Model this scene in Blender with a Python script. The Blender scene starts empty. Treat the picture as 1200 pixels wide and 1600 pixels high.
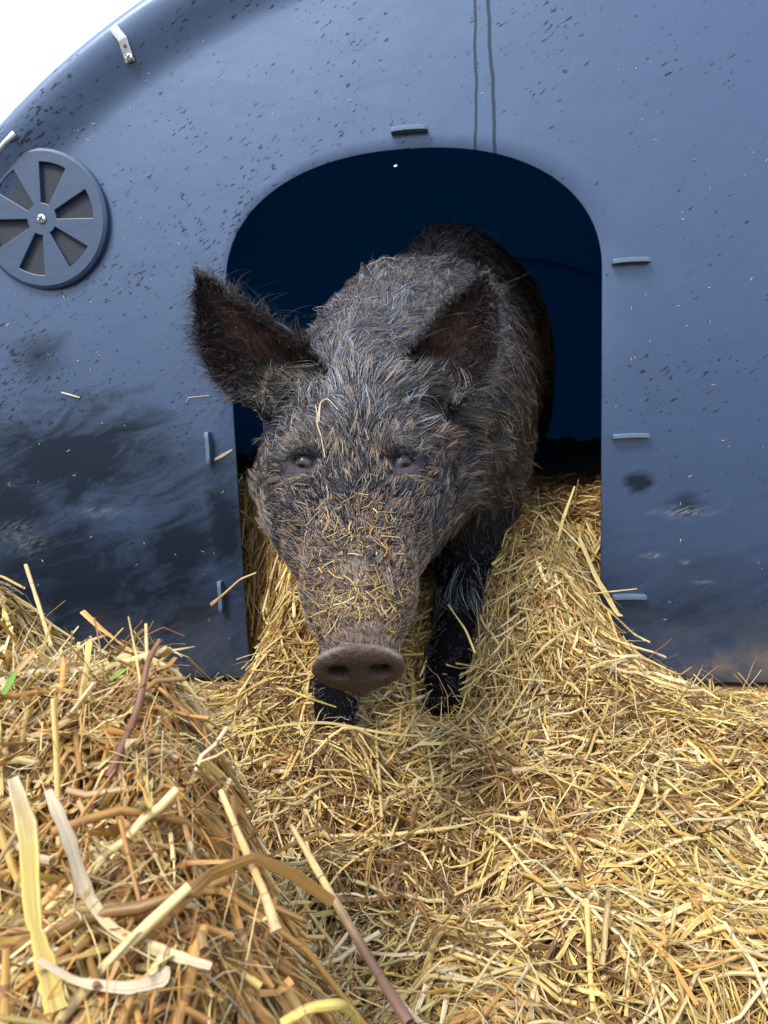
import bpy, bmesh, math
import numpy as np
from mathutils import Vector, Matrix
rng = np.random.default_rng(7)
SC = bpy.context.scene
COL = SC.collection

# ------------------------------------------------------------------ camera
FPX = 1164.0                         # focal length in pixels of the 1200 x 1600 frame
YAW, PITCH, ROLL = math.radians(7.0), math.radians(7.7), math.radians(2.0)
CAM = np.array([0.118, -1.335, 0.50])
fh = np.array([-math.sin(YAW), math.cos(YAW), 0.0])
rh = np.array([math.cos(YAW), math.sin(YAW), 0.0])
up0 = np.array([0, 0, 1.0])
FWD = fh*math.cos(PITCH) - up0*math.sin(PITCH)
UPV = fh*math.sin(PITCH) + up0*math.cos(PITCH)
RGT = rh*math.cos(ROLL) - UPV*math.sin(ROLL)
UPV = UPV*math.cos(ROLL) + rh*math.sin(ROLL)
def P(px, py, d):
    """point seen at photo pixel (px,py) at distance d along the view axis"""
    return CAM + d*(FWD + (px-600)/FPX*RGT - (py-800)/FPX*UPV)
def onwall(px, py, y=0.0):
    v = P(px, py, 1.0) - CAM
    return CAM + v*((y-CAM[1])/v[1])
cd = bpy.data.cameras.new('camera'); cam = bpy.data.objects.new('camera', cd); COL.objects.link(cam)
cd.sensor_fit = 'VERTICAL'; cd.sensor_height = 36; cd.lens = 36*FPX/1600
cd.clip_start = 0.01; cd.clip_end = 2000
cam.matrix_world = Matrix(((RGT[0], UPV[0], -FWD[0], CAM[0]), (RGT[1], UPV[1], -FWD[1], CAM[1]),
                           (RGT[2], UPV[2], -FWD[2], CAM[2]), (0, 0, 0, 1)))
cd.dof.use_dof = True; cd.dof.focus_distance = 0.90; cd.dof.aperture_fstop = 17
SC.camera = cam

# ------------------------------------------------------------------ light
SUN_EL, SUN_DIR = math.radians(52), np.array([-0.45, -0.75])
w = bpy.data.worlds.new('World'); SC.world = w; w.use_nodes = True
nt = w.node_tree; nt.nodes.clear()
sky = nt.nodes.new('ShaderNodeTexSky'); sky.sky_type = 'NISHITA'; sky.sun_disc = False
sky.sun_elevation = SUN_EL; sky.sun_rotation = math.atan2(SUN_DIR[0], SUN_DIR[1])
sky.air_density = 1.0; sky.dust_density = 4.0; sky.ozone_density = 1.5
bg = nt.nodes.new('ShaderNodeBackground'); bg.inputs['Strength'].default_value = 0.15
wo = nt.nodes.new('ShaderNodeOutputWorld')
cl = nt.nodes.new('ShaderNodeMix'); cl.data_type = 'RGBA'; cl.inputs[0].default_value = .62; 
gm_ = nt.nodes.new('ShaderNodeNewGeometry'); sx = nt.nodes.new('ShaderNodeSeparateXYZ'); nt.links.new(gm_.outputs['Incoming'], sx.inputs[0])
ab_ = nt.nodes.new('ShaderNodeMath'); ab_.operation = 'ABSOLUTE'; nt.links.new(sx.outputs[2], ab_.inputs[0])
gr = nt.nodes.new('ShaderNodeMix'); gr.data_type = 'RGBA'; nt.links.new(ab_.outputs[0], gr.inputs[0])      # overcast sky: three times brighter overhead than at the horizon
gr.inputs[6].default_value = (4.2, 4.8, 6.0, 1); gr.inputs[7].default_value = (11.5, 12.8, 15.5, 1); nt.links.new(gr.outputs[2], cl.inputs[7])
nt.links.new(sky.outputs[0], cl.inputs[6]); nt.links.new(cl.outputs[2], bg.inputs[0]); nt.links.new(bg.outputs[0], wo.inputs[0])
sl = bpy.data.lights.new('sun', 'SUN'); sl.energy = 2.6; sl.angle = math.radians(18); sl.color = (1, 0.93, 0.82)
so = bpy.data.objects.new('sun', sl); COL.objects.link(so)
sd = Vector((SUN_DIR[0]/np.linalg.norm(SUN_DIR)*math.cos(SUN_EL), SUN_DIR[1]/np.linalg.norm(SUN_DIR)*math.cos(SUN_EL), math.sin(SUN_EL)))
so.rotation_euler = sd.to_track_quat('Z', 'Y').to_euler(); so.location = (-2, -3, 4)
SC.view_settings.view_transform = 'Standard'; SC.view_settings.look = 'None'
SC.view_settings.exposure = 0.85; SC.view_settings.gamma = 1
SC.render.engine = 'CYCLES'
SC.cycles.max_bounces = 8
SC.cycles_curves.shape = 'RIBBONS'

# ------------------------------------------------------------------ helpers
def tag(o, label=None, cat=None, group=None, kind=None):
    if label: o['label'] = label
    if cat: o['category'] = cat
    if group: o['group'] = group
    if kind: o['kind'] = kind
    return o
def link(name, data, parent=None, mats=()):
    o = bpy.data.objects.new(name, data); COL.objects.link(o)
    for m in mats: data.materials.append(m)
    if parent is not None: o.parent = parent
    return o
def np_mesh(name, V, F, smooth=True):
    """V (n,3), F (m,k) all same k"""
    me = bpy.data.meshes.new(name); k = F.shape[1]
    me.vertices.add(len(V)); me.vertices.foreach_set('co', np.ascontiguousarray(V, np.float32).ravel())
    me.loops.add(F.size); me.loops.foreach_set('vertex_index', np.ascontiguousarray(F, np.int32).ravel())
    me.polygons.add(len(F)); me.polygons.foreach_set('loop_start', np.arange(0, F.size, k, dtype=np.int32))
    if smooth: me.polygons.foreach_set('use_smooth', np.ones(len(F), bool))
    me.update(calc_edges=True); return me
def col_attr(me, name, C):
    a = me.attributes.new(name, 'FLOAT_COLOR', 'POINT')
    if C.shape[1] == 3: C = np.concatenate([C, np.ones((len(C), 1))], 1)
    a.data.foreach_set('color', np.ascontiguousarray(C, np.float32).ravel())
def vec_attr(me, name, C):
    a = me.attributes.new(name, 'FLOAT_VECTOR', 'POINT')
    a.data.foreach_set('vector', np.ascontiguousarray(C, np.float32).ravel())
def sstep(a, b, x):
    t = np.clip((x-a)/(b-a), 0, 1); return t*t*(3-2*t)
_perm = np.random.default_rng(3).random((64, 64, 64)).astype(np.float32)
def vnoise(p):
    """value noise, p (n,3) -> 0..1"""
    i = np.floor(p).astype(int); f = p-i; f = f*f*(3-2*f); r = 0
    for a in (0, 1):
        for b in (0, 1):
            for c in (0, 1):
                wgt = (f[:, 0] if a else 1-f[:, 0])*(f[:, 1] if b else 1-f[:, 1])*(f[:, 2] if c else 1-f[:, 2])
                r = r + wgt*_perm[(i[:, 0]+a) % 64, (i[:, 1]+b) % 64, (i[:, 2]+c) % 64]
    return r
def fbm(p, o=3):
    r = 0; s = 0; a = 1
    for k in range(o):
        r = r + a*vnoise(p*2**k+17.3*k); s += a; a *= .5
    return r/s
def norm(v): return v/np.linalg.norm(v, axis=-1, keepdims=True)

class NT:
    """tiny node-tree writer"""
    def __init__(s, name):
        s.m = bpy.data.materials.new(name); s.m.use_nodes = True; s.t = s.m.node_tree; s.t.nodes.clear()
        s.out = s.t.nodes.new('ShaderNodeOutputMaterial'); s.b = s.n('ShaderNodeBsdfPrincipled')
        s.t.links.new(s.b.outputs[0], s.out.inputs[0])
    def n(s, typ, ins=None, **kw):
        nd = s.t.nodes.new(typ)
        for k, v in kw.items(): setattr(nd, k, v)
        for k, v in (ins or {}).items(): s.set(nd, k, v)
        return nd
    def set(s, nd, k, v):
        if isinstance(v, bpy.types.NodeSocket): s.t.links.new(v, nd.inputs[k])
        else: nd.inputs[k].default_value = v
    def math(s, op, a, b=None, c=None, clamp=False):
        nd = s.n('ShaderNodeMath', operation=op, use_clamp=clamp)
        for i, v in enumerate((a, b, c)):
            if v is not None: s.set(nd, i, v)
        return nd.outputs[0]
    def ramp(s, f, stops, interp='LINEAR'):
        nd = s.n('ShaderNodeValToRGB'); nd.color_ramp.interpolation = interp
        e = nd.color_ramp.elements
        while len(e) < len(stops): e.new(.5)
        for el, (p, c) in zip(e, stops):
            el.position = p; el.color = (c, c, c, 1) if not hasattr(c, '__len__') else (*c, 1)
        s.t.links.new(f, nd.inputs[0]); return nd.outputs[0]
    def mix(s, f, a, b):
        nd = s.n('ShaderNodeMix', data_type='RGBA'); s.set(nd, 0, f)
        for i, v in ((6, a), (7, b)):
            if not isinstance(v, bpy.types.NodeSocket) and len(v) == 3: v = (*v, 1)
            s.set(nd, i, v)
        return nd.outputs[2]
    def noise(s, vec, scale, detail=4, rough=.55, dist=0):
        return s.n('ShaderNodeTexNoise', {'Vector': vec, 'Scale': scale, 'Detail': detail, 'Roughness': rough, 'Distortion': dist}).outputs[0]
    def mapping(s, vec, rot=(0, 0, 0), scale=(1, 1, 1), loc=(0, 0, 0)):
        return s.n('ShaderNodeMapping', {'Vector': vec, 'Rotation': rot, 'Scale': scale, 'Location': loc}).outputs[0]
    def bump(s, h, strength=.5, dist=.01, normal=None):
        d = {'Height': h, 'Strength': strength, 'Distance': dist}
        if normal is not None: d['Normal'] = normal
        o = s.n('ShaderNodeBump', d).outputs[0]; return o
    def p(s, **kw):
        for k, v in kw.items(): s.set(s.b, k.replace('_', ' '), v)

# ------------------------------------------------------------------ materials
DOORTOP = onwall(645, 232); 
def hut_material():
    t = NT('weathered_blue_plastic')
    co = t.n('ShaderNodeTexCoord').outputs['Object']
    sp = t.n('ShaderNodeSeparateXYZ', {0: co}); X, Y, Z = sp.outputs
    # fine moulded diamond grain
    d1 = t.n('ShaderNodeTexWave', {'Vector': t.mapping(co, rot=(0, .7, 0)), 'Scale': 160.0}, bands_direction='X').outputs[1]
    d2 = t.n('ShaderNodeTexWave', {'Vector': t.mapping(co, rot=(0, -.7, 0)), 'Scale': 160.0}, bands_direction='X').outputs[1]
    grain = t.math('MULTIPLY', d1, d2)
    # short dark slanting flecks where splashes washed off the dust
    fl = t.noise(t.mapping(t.mapping(co, rot=(0, .55, 0)), scale=(62, 30, 200)), 1.0, 2.0, .5)
    dens = t.noise(co, 5.0, 3.0, .6)
    thr = t.math('MULTIPLY_ADD', X, .05, t.math('MULTIPLY_ADD', dens, -.46, .885))
    fleck = t.math('MULTIPLY', t.math('SUBTRACT', fl, thr), 30.0, clamp=True)
    # wet smears low on the left; broad low blobs paint in dark ground reflection
    warp = t.noise(t.mapping(t.mapping(co, rot=(0, .35, 0)), scale=(7, 3, 20)), 1.0, 8.0, .72, .8)
    def blob(cx, cz, rx, rz, soft=.5):
        a = t.math('POWER', t.math('DIVIDE', t.math('SUBTRACT', X, cx), rx), 2.0)
        b = t.math('POWER', t.math('DIVIDE', t.math('SUBTRACT', Z, cz), rz), 2.0)
        r = t.math('SQRT', t.math('ADD', a, b))
        r = t.math('MULTIPLY_ADD', t.math('SUBTRACT', warp, .5), 2.1, r)
        return t.math('DIVIDE', t.math('SUBTRACT', 1.0, r), soft, clamp=True)
    def bpx(px, py, rx, ry, soft=.5):
        c = onwall(px, py); return blob(c[0], c[2], rx*1.35/FPX, ry*1.35/FPX, soft)
    wet = None
    for b in (bpx(110, 720, 290, 125, .7), bpx(275, 860, 120, 150, .7), bpx(350, 820, 50, 140, .7), bpx(120, 920, 420, 210, .8), bpx(20, 800, 140, 170, .8), bpx(1080, 960, 300, 130, 1.3), bpx(1000, 755, 28, 20), bpx(1075, 790, 38, 24, .9), bpx(60, 560, 60, 60, 1.2), bpx(300, 960, 90, 40, .8)):
        wet = b if wet is None else t.math('MAXIMUM', wet, b)
    # two water runs above the doorway
    wob = t.math('MULTIPLY', t.math('SUBTRACT', t.noise(t.mapping(co, scale=(0, 0, 9)), 1.0, 2.0), .5), .02)
    run = None
    for px0, px1, wd in ((742, 745, .0030), (763, 775, .0036)):
        top = onwall(px0, 20); bot = onwall(px1, 225)
        k = (bot[0]-top[0])/(bot[2]-top[2])
        xc = t.math('MULTIPLY_ADD', t.math('SUBTRACT', Z, float(top[2])), float(k), float(top[0]))
        dx = t.math('ABSOLUTE', t.math('ADD', t.math('SUBTRACT', X, xc), wob))
        r = t.math('MULTIPLY', t.math('SUBTRACT', wd, dx), 900.0, clamp=True)
        r = t.math('MULTIPLY', r, t.math('GREATER_THAN', Z, float(DOORTOP[2])-.02))
        run = r if run is None else t.math('MAXIMUM', run, r)
    dark = t.math('MAXIMUM', t.math('MAXIMUM', t.math('MULTIPLY', fleck, .8), t.math('MULTIPLY', wet, .93)), t.math('MULTIPLY', run, .75), clamp=True)
    dust = t.noise(t.mapping(co, scale=(3, 3, 2)), 1.0, 5.0, .6)
    grime = t.noise(co, 60.0, 5.0, .7)
    basec = t.mix(dust, (.014, .026, .057), (.025, .038, .072))
    basec = t.mix(t.math('MULTIPLY', grime, .30), basec, (.035, .05, .09))
    basec = t.mix(dark, basec, (.002, .005, .010))
    # mud: right bottom, and pale dried scuffs
    mud = t.math('MULTIPLY', bpx(1170, 1045, 130, 45, .6), t.ramp(t.noise(co, 30.0, 6.0, .7), [(.35, 0), (.6, 1)]))
    basec = t.mix(mud, basec, (.17, .105, .065))
    low = t.ramp(Z, [(0.0, .75), (.16, 0)])
    low = t.math('MULTIPLY', low, t.ramp(t.noise(co, 14.0, 6.0, .7), [(.38, 0), (.62, 1)]))
    basec = t.mix(low, basec, (.075, .062, .055))
    scf = t.noise(t.mapping(t.mapping(co, rot=(0, .45, 0)), scale=(40, 10, 220)), 1.0, 5.0, .7)
    sc = None
    for b in (bpx(1070, 800, 60, 14, .8), bpx(1022, 868, 26, 8, .8), bpx(1068, 878, 12, 6, .8), bpx(1100, 910, 26, 6, .9), bpx(30, 840, 60, 40, 1.4), bpx(160, 800, 60, 14, 1.2)):
        sc = b if sc is None else t.math('MAXIMUM', sc, b)
    sc = t.math('MULTIPLY', sc, t.ramp(scf, [(.46, 0), (.58, .8)]))
    basec = t.mix(sc, basec, (.17, .165, .16))
    t.p(Base_Color=basec, Roughness=t.math('MULTIPLY_ADD', dark, .10, t.math('MULTIPLY_ADD', grime, .2, .30)))
    t.p(Specular_IOR_Level=t.math('MULTIPLY_ADD', dark, -.8, 1.0), Coat_Weight=t.math('MULTIPLY_ADD', dark, -.85, .9)); t.b.inputs['Coat Roughness'].default_value = .30; t.b.inputs['Coat Tint'].default_value = (.64, .81, 1, 1); t.b.inputs['Specular Tint'].default_value = (.58, .77, 1, 1)
    n1 = t.bump(grain, .25, .0006)
    n2 = t.bump(t.noise(co, 9.0, 3.0), .25, .01, n1)
    t.p(Normal=n2)
    return t.m
M_HUT = hut_material()
def simple(name, col, rough=.5, metal=0.0, nscale=40, var=.35, bump=.3, bd=.002):
    t = NT(name); co = t.n('ShaderNodeTexCoord').outputs['Object']
    n = t.noise(co, float(nscale), 5.0, .6)
    c2 = tuple(c*(1-var) for c in col); t.p(Base_Color=t.mix(n, c2, tuple(min(1, c*(1+var)) for c in col)), Roughness=rough, Metallic=metal)
    t.p(Normal=t.bump(n, bump, bd)); return t.m
M_IN = simple('hut_inner_plastic', (.035, .15, .36), .5, nscale=15)
M_VENT = simple('vent_plastic', (.022, .046, .095), .42, nscale=60, var=.2)
M_VOID = simple('dusty_mesh', (.014, .021, .034), .8, nscale=200, var=.7)
M_TAB = simple('tab_plastic', (.07, .11, .17), .5, nscale=300, var=.5)
M_STEEL = simple('galvanised_steel', (.55, .56, .58), .38, .9, nscale=120, var=.25)
M_WHITE = simple('white_nylon', (.75, .75, .72), .4, nscale=40, var=.1)
M_GROUND = simple('muddy_ground', (.085, .07, .045), .9, nscale=12, var=.6, bump=.8, bd=.02)
def shell_material(f=.007):
    """dark blue plastic; translucency added to give the dark interior a navy glow"""
    t = NT('blue_plastic_added_glow'); co = t.n('ShaderNodeTexCoord').outputs['Object']
    n = t.noise(co, 12.0, 4.0); t.p(Base_Color=t.mix(n, (.020, .042, .09), (.034, .058, .11)), Roughness=.4)
    tr = t.n('ShaderNodeBsdfTranslucent', {'Color': (.0, .25, .75, 1)}); mx = t.n('ShaderNodeMixShader', {0: f})
    t.t.links.new(t.b.outputs[0], mx.inputs[1]); t.t.links.new(tr.outputs[0], mx.inputs[2]); t.t.links.new(mx.outputs[0], t.out.inputs[0]); return t.m
M_SHELL = shell_material(); M_BACK = shell_material(.021)  # added translucency is stronger at the back to even out the glow
def straw_material():
    t = NT('straw'); a = t.n('ShaderNodeAttribute', attribute_name='tint').outputs['Color']
    u = t.n('ShaderNodeAttribute', attribute_name='suv').outputs['Vector']
    fib = t.noise(t.mapping(u, scale=(3.5, 14, 1)), 1.0, 4.0, .65)
    blot = t.noise(t.mapping(u, scale=(.7, 45, 1)), 1.0, 3.0, .6)
    c = t.mix(t.ramp(fib, [(.35, .8), (.58, 0)]), a, t.mix(.55, a, (.10, .05, .018)))
    c = t.mix(t.ramp(blot, [(.56, 0), (.75, .55)]), c, (.17, .085, .03))
    us = t.n('ShaderNodeSeparateXYZ', {0: u}).outputs
    jn = t.math('ABSOLUTE', t.math('SUBTRACT', t.math('FRACT', t.math('MULTIPLY_ADD', us[1], 9.0, us[2])), .5))
    c = t.mix(t.math('MULTIPLY', t.math('LESS_THAN', jn, .012), .6), c, (.10, .045, .02))
    t.p(Base_Color=c, Roughness=.40); t.b.inputs['Specular IOR Level'].default_value = .45
    t.p(Normal=t.bump(fib, .5, .0008))
    tr = t.n('ShaderNodeBsdfTranslucent', {'Color': c})
    mx = t.n('ShaderNodeMixShader', {0: .25}); t.t.links.new(t.b.outputs[0], mx.inputs[1]); t.t.links.new(tr.outputs[0], mx.inputs[2])
    t.t.links.new(mx.outputs[0], t.out.inputs[0])
    return t.m
M_STRAW = straw_material()
M_LITTER = simple('trodden_straw_litter', (.13, .075, .032), .9, nscale=90, var=.7, bump=1, bd=.012)

# ------------------------------------------------------------------ ground
g = 300.0
gm = np_mesh('ground', np.array([[-g, -g, -.03], [g, -g, -.03], [g, g, -.03], [-g, g, -.03]]), np.array([[0, 1, 2, 3]]), False)
tag(link('ground', gm, mats=[M_GROUND]), kind='structure')

# ------------------------------------------------------------------ the hut
DW = (onwall(940, 600)[0]-onwall(362, 600)[0])/2      # half width of doorway
DX = (onwall(940, 600)[0]+onwall(362, 600)[0])/2
DT = DOORTOP[2]; DS = onwall(940, 425)[2]
HA, HB = 1.428, 1.362                                   # outer half width and height
HX = .22
LEN = 3.2
print('door', DX, DW, DT, DS, 'shoulder pts', onwall(215, 0), onwall(0, 190), onwall(1130, 1075), onwall(330, 1050))
def door_outline(n):
    """left foot -> arch -> right foot, (n,2)"""
    pts = [(-DW, z) for z in np.linspace(0, DS, 40)[:-1]]
    for a in np.linspace(math.pi, 0, 90):
        e = 2/2.25
        pts.append((DW*np.sign(math.cos(a))*abs(math.cos(a))**e, DS+(DT-DS)*abs(math.sin(a))**e))
    pts += [(DW, z) for z in np.linspace(DS, 0, 40)[1:]]
    p = np.array(pts); p[:, 0] += DX; return resample(p, n)
def resample(p, n):
    L = np.r_[0, np.cumsum(np.linalg.norm(np.diff(p, axis=0), axis=1))]
    t = np.linspace(0, L[-1], n); return np.stack([np.interp(t, L, p[:, k]) for k in range(p.shape[1])], 1)
def arch_outline(n, inset=0.0):
    a = np.linspace(math.pi, 0, 400)
    e = 2/2.0
    p = np.stack([HX+(HA-inset)*np.sign(np.cos(a))*np.abs(np.cos(a))**e, (HB-inset)*np.abs(np.sin(a))**e], 1)
    return resample(p, n)
hut = bpy.data.objects.new('pig_hut', None); COL.objects.link(hut)
tag(hut, 'dark blue moulded plastic pig hut with an arched doorway, splashed with mud', 'pig hut')
N = 161; FR = 0.125
rows = [];  do = door_outline(N); ai = arch_outline(N, FR)
for k in range(2): rows.append(np.c_[do[:, 0], np.full(N, .006-.006*k), do[:, 1]])   # rolled lip at the door
for t in np.linspace(0, 1, 14)[1:]:
    q = do*(1-t)+ai*t; rows.append(np.c_[q[:, 0], np.zeros(N), q[:, 1]])
FLY, FRR = .024, .022                                    # the rim flares forward, then rolls back into the roof
for t in np.linspace(0, 1, 12)[1:]:
    q = arch_outline(N, FR+(FRR-FR)*t); rows.append(np.c_[q[:, 0], np.full(N, -FLY*float(sstep(0, 1, t))), q[:, 1]])
for al in np.linspace(0, math.pi/2, 8)[1:]:
    q = arch_outline(N, FRR*(1-math.sin(al))); rows.append(np.c_[q[:, 0], np.full(N, -FLY+FRR*(1-math.cos(al))), q[:, 1]])
def wall_y(x, z):
    r = math.sqrt(((x-HX)/HA)**2+(z/HB)**2); ins_ = (1-r)/math.hypot((x-HX)/HA**2, z/HB**2)*r
    return -FLY*float(sstep(FR, FRR, np.float64(ins_)))
def onrim(px, py, dy=0.0):
    q = onwall(px, py)
    for _ in range(3): q = onwall(px, py, wall_y(q[0], q[2])+dy)
    return q
def grid_mesh(name, rows, flip=False, skip=()):
    V = np.concatenate(rows); R = len(rows); n = len(rows[0]); F = []
    for r in range(R-1):
        for c in range(n-1):
            if (r, c) in skip: continue
            f = [r*n+c, r*n+c+1, (r+1)*n+c+1, (r+1)*n+c]; F.append(f if flip else f[::-1])
    return np_mesh(name, V, np.array(F))
fp = link('front_panel', grid_mesh('front_panel', rows, True), hut, [M_HUT, M_IN])
md = fp.modifiers.new('thick', 'SOLIDIFY'); md.thickness = .007; md.offset = -1; md.material_offset = 1
md2 = fp.modifiers.new('edge', 'BEVEL'); md2.width = .002; md2.segments = 2; md2.limit_method = 'ANGLE'; md2.angle_limit = math.radians(50)
# roof shell with one small peg hole that lets the daylight in
hole = P(618, 259, 1.0)-CAM
tt = np.linspace(1.5, 6, 4000); pp = CAM+tt[:, None]*hole
ins = (np.abs((pp[:, 0]-HX)/HA)**2.0+np.abs(pp[:, 2]/HB)**2.0) < 1
hp = pp[np.where(ins)[0][-1]] if ins.any() else pp[0]
ro = arch_outline(161)
ys = np.unique(np.r_[np.linspace(.0005, LEN, 20), hp[1]-.008, hp[1]+.008]); 
top_ = ro[:, 1] > .6; keep_ = ~(top_ & (np.abs(ro[:, 0]-hp[0]) < .0055))
add_ = [[hp[0]+k*.005, np.interp(hp[0]+k*.005, ro[top_, 0], ro[top_, 1])] for k in (-1, 1)]
ki = int(np.sum(keep_ & ((ro[:, 0] < hp[0])))); ro2 = np.insert(ro[keep_], ki, add_, axis=0); ci2 = ki-1
rr = [np.c_[ro2[:, 0], np.full(len(ro2), y), ro2[:, 1]] for y in ys]
hr = int(np.argmin(np.abs(ys-(hp[1]-.008))))
roof = link('roof', grid_mesh('roof', rr, True, {(hr, ci2+1)}), hut, [M_SHELL])
print('hole', hp)
# back wall
V = [[HX, LEN-.02, .5]]; F = []
for q in arch_outline(161): V.append([q[0], LEN-.02, q[1]])
F = [[0, i, i+1] for i in range(1, 161)]+[[0, 161, 1]]
link('back_panel', np_mesh('back_panel', np.array(V, float), np.array(F)), hut, [M_BACK])

def bm_obj(name, bm, mat, parent=None, smooth=True):
    me = bpy.data.meshes.new(name); bm.normal_update()
    if smooth:
        for f in bm.faces: f.smooth = True
    bm.to_mesh(me); bm.free()
    o = link(name, me, parent, [mat]); return o
def prism(outline, y0, y1, bev=.0015):
    """closed outline in x,z extruded in y"""
    bm = bmesh.new(); vs = [bm.verts.new((x, y0, z)) for x, z in outline]; f = bm.faces.new(vs)
    r = bmesh.ops.extrude_face_region(bm, geom=[f])
    for v in r['geom']:
        if isinstance(v, bmesh.types.BMVert): v.co.y = y1
    bmesh.ops.recalc_face_normals(bm, faces=bm.faces)
    if bev: bmesh.ops.bevel(bm, geom=[e for e in bm.edges], offset=bev, segments=2, affect='EDGES', clamp_overlap=True)
    return bm
# round vent: a disc with six wedge windows over dusty mesh
vc = onwall(72, 345); vr = (onwall(172, 345)[0]-vc[0])*1.0
def vent_disc():
    bm = bmesh.new(); n = 144; R = [0, .012, .028, .038, .072, .083, vr-.006, vr-.002, vr]
    R = [.0005, .020, .028, vr*.80, vr*.85, vr-.006, vr]
    wedge_c = [math.radians(a) for a in (12, 72, 132, 192, 252, 312)]
    V = {}
    yo = -.014
    for i, r in enumerate(R):
        for k in range(n):
            a = 2*math.pi*k/n
            V[i, k] = bm.verts.new((r*math.cos(a), yo if i < 6 else yo+.004, r*math.sin(a)))
    for i in range(len(R)-1):
        for k in range(n):
            a = 2*math.pi*(k+.5)/n; cut = False
            if i in (2, ):
                for wc in wedge_c:
                    if abs((a-wc+math.pi) % (2*math.pi)-math.pi) < math.radians(15): cut = True
            if cut: continue
            bm.faces.new((V[i, k], V[i, (k+1) % n], V[i+1, (k+1) % n], V[i+1, k]))
    # taper the windows: pull the inner ring of each window together
    for wc in wedge_c:
        for i, r in ((2, R[2]), ):
            pass
    bmesh.ops.recalc_face_normals(bm, faces=bm.faces)
    r = bmesh.ops.extrude_face_region(bm, geom=list(bm.faces))
    for v in r['geom']:
        if isinstance(v, bmesh.types.BMVert): v.co.y = -.0005
    bmesh.ops.recalc_face_normals(bm, faces=bm.faces)
    return bm
o = bm_obj('vent_cover', vent_disc(), M_VENT, hut, False); o.location = vc
md = o.modifiers.new('b', 'BEVEL'); md.width = .0012; md.segments = 2; md.limit_method = 'ANGLE'; md.angle_limit = math.radians(40)
vent = o
def disc_bm(r, y0, y1, n=32, bev=.001):
    return prism([(r*math.cos(2*math.pi*k/n), r*math.sin(2*math.pi*k/n)) for k in range(n)], y0, y1, bev)
o = bm_obj('vent_gauze', disc_bm(vr*.86, -.0052, -.0008, 48, 0), M_VOID, vent, False)
def screw(r, parent, loc):
    bm = bmesh.new(); n = 24
    prof = [(r, 0), (r, -.0015), (r*.8, -.003), (r*.4, -.0038)]
    rings = [[bm.verts.new((q*math.cos(2*math.pi*k/n), y, q*math.sin(2*math.pi*k/n))) for k in range(n)] for q, y in prof]
    for a, b in zip(rings, rings[1:]):
        for k in range(n): bm.faces.new((a[k], a[(k+1) % n], b[(k+1) % n], b[k]))
    bm.faces.new(rings[-1]); bmesh.ops.recalc_face_normals(bm, faces=bm.faces)
    o = bm_obj('screw', bm, M_STEEL, parent); o.location = loc
    bm = bmesh.new()
    for s in (0.6, 0.6+math.pi/2):
        m = Matrix.Rotation(s, 4, 'Y') @ Matrix.Diagonal((r*1.3, .0012, r*.28, 1))
        bmesh.ops.create_cube(bm, size=1, matrix=Matrix.Translation((0, -.0042 if s > 1 else -.0041, 0)) @ m)
    return o, bm
o, bm = screw(.0085, vent, (0, -.014, 0))
c = bm_obj('screw_slot', bm, M_VOID, vent, False); c.location = (0, -.014, 0); c.name = 'screw_slot'
# steel bracket high on the left
def tube_bm(pts, r, n=8, flat=1.0):
    bm = bmesh.new(); pts = [Vector(p) for p in pts]; rings = []
    for i, p in enumerate(pts):
        d = (pts[min(i+1, len(pts)-1)]-pts[max(i-1, 0)]).normalized()
        a = d.cross(Vector((0, 1, 0)));  a = a.normalized() if a.length > .01 else Vector((1, 0, 0)); b = d.cross(a)
        rr_ = r[i] if hasattr(r, '__len__') else r
        rings.append([bm.verts.new(p+rr_*(a*math.cos(2*math.pi*k/n)+b*flat*math.sin(2*math.pi*k/n))) for k in range(n)])
    for A, B in zip(rings, rings[1:]):
        for k in range(n): bm.faces.new((A[k], A[(k+1) % n], B[(k+1) % n], B[k]))
    bm.faces.new(rings[0][::-1]); bm.faces.new(rings[-1]); bmesh.ops.recalc_face_normals(bm, faces=bm.faces); return bm
b0, b1, b2 = onrim(204, 98, -.002), onrim(192, 62, -.003), onrim(176, 42, -.004)
cvals = []
for c_, hw in ((b0, .0085), (b1, .0085), (b2, .008)): cvals.append((c_, hw))
bm = bmesh.new(); dirs = [norm(b1-b0), norm(b2-b0), norm(b2-b1)]; ring = []
for (c_, hw), d, yy in zip(cvals, dirs, (-.003, -.004, -.002)):
    n_ = np.array([d[2], 0, -d[0]]); ring.append([bm.verts.new((c_[0]+s*n_[0]*hw, c_[1]+q, c_[2]+s*n_[2]*hw)) for s, q in ((-1, 0), (1, 0), (1, -.0025), (-1, -.0025))])
for A, B in zip(ring, ring[1:]):
    for k in range(4): bm.faces.new((A[k], A[(k+1) % 4], B[(k+1) % 4], B[k]))
bm.faces.new(ring[0][::-1]); bm.faces.new(ring[-1]); bmesh.ops.recalc_face_normals(bm, faces=bm.faces)
br = bm_obj('bracket', bm, M_STEEL, hut, False); md = br.modifiers.new('b', 'BEVEL'); md.width = .0006; md.segments = 1
o, bm = screw(.0068, br, onrim(202, 90, -.0053)); bm2 = bm_obj('screw_slot', bm, M_VOID, br, False); bm2.location = o.location
hb = bm_obj('bolt_hole', disc_bm(.0028, -.0002, .0002, 16, 0), M_VOID, br, False); hb.location = onrim(195, 72, -.0060)
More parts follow.
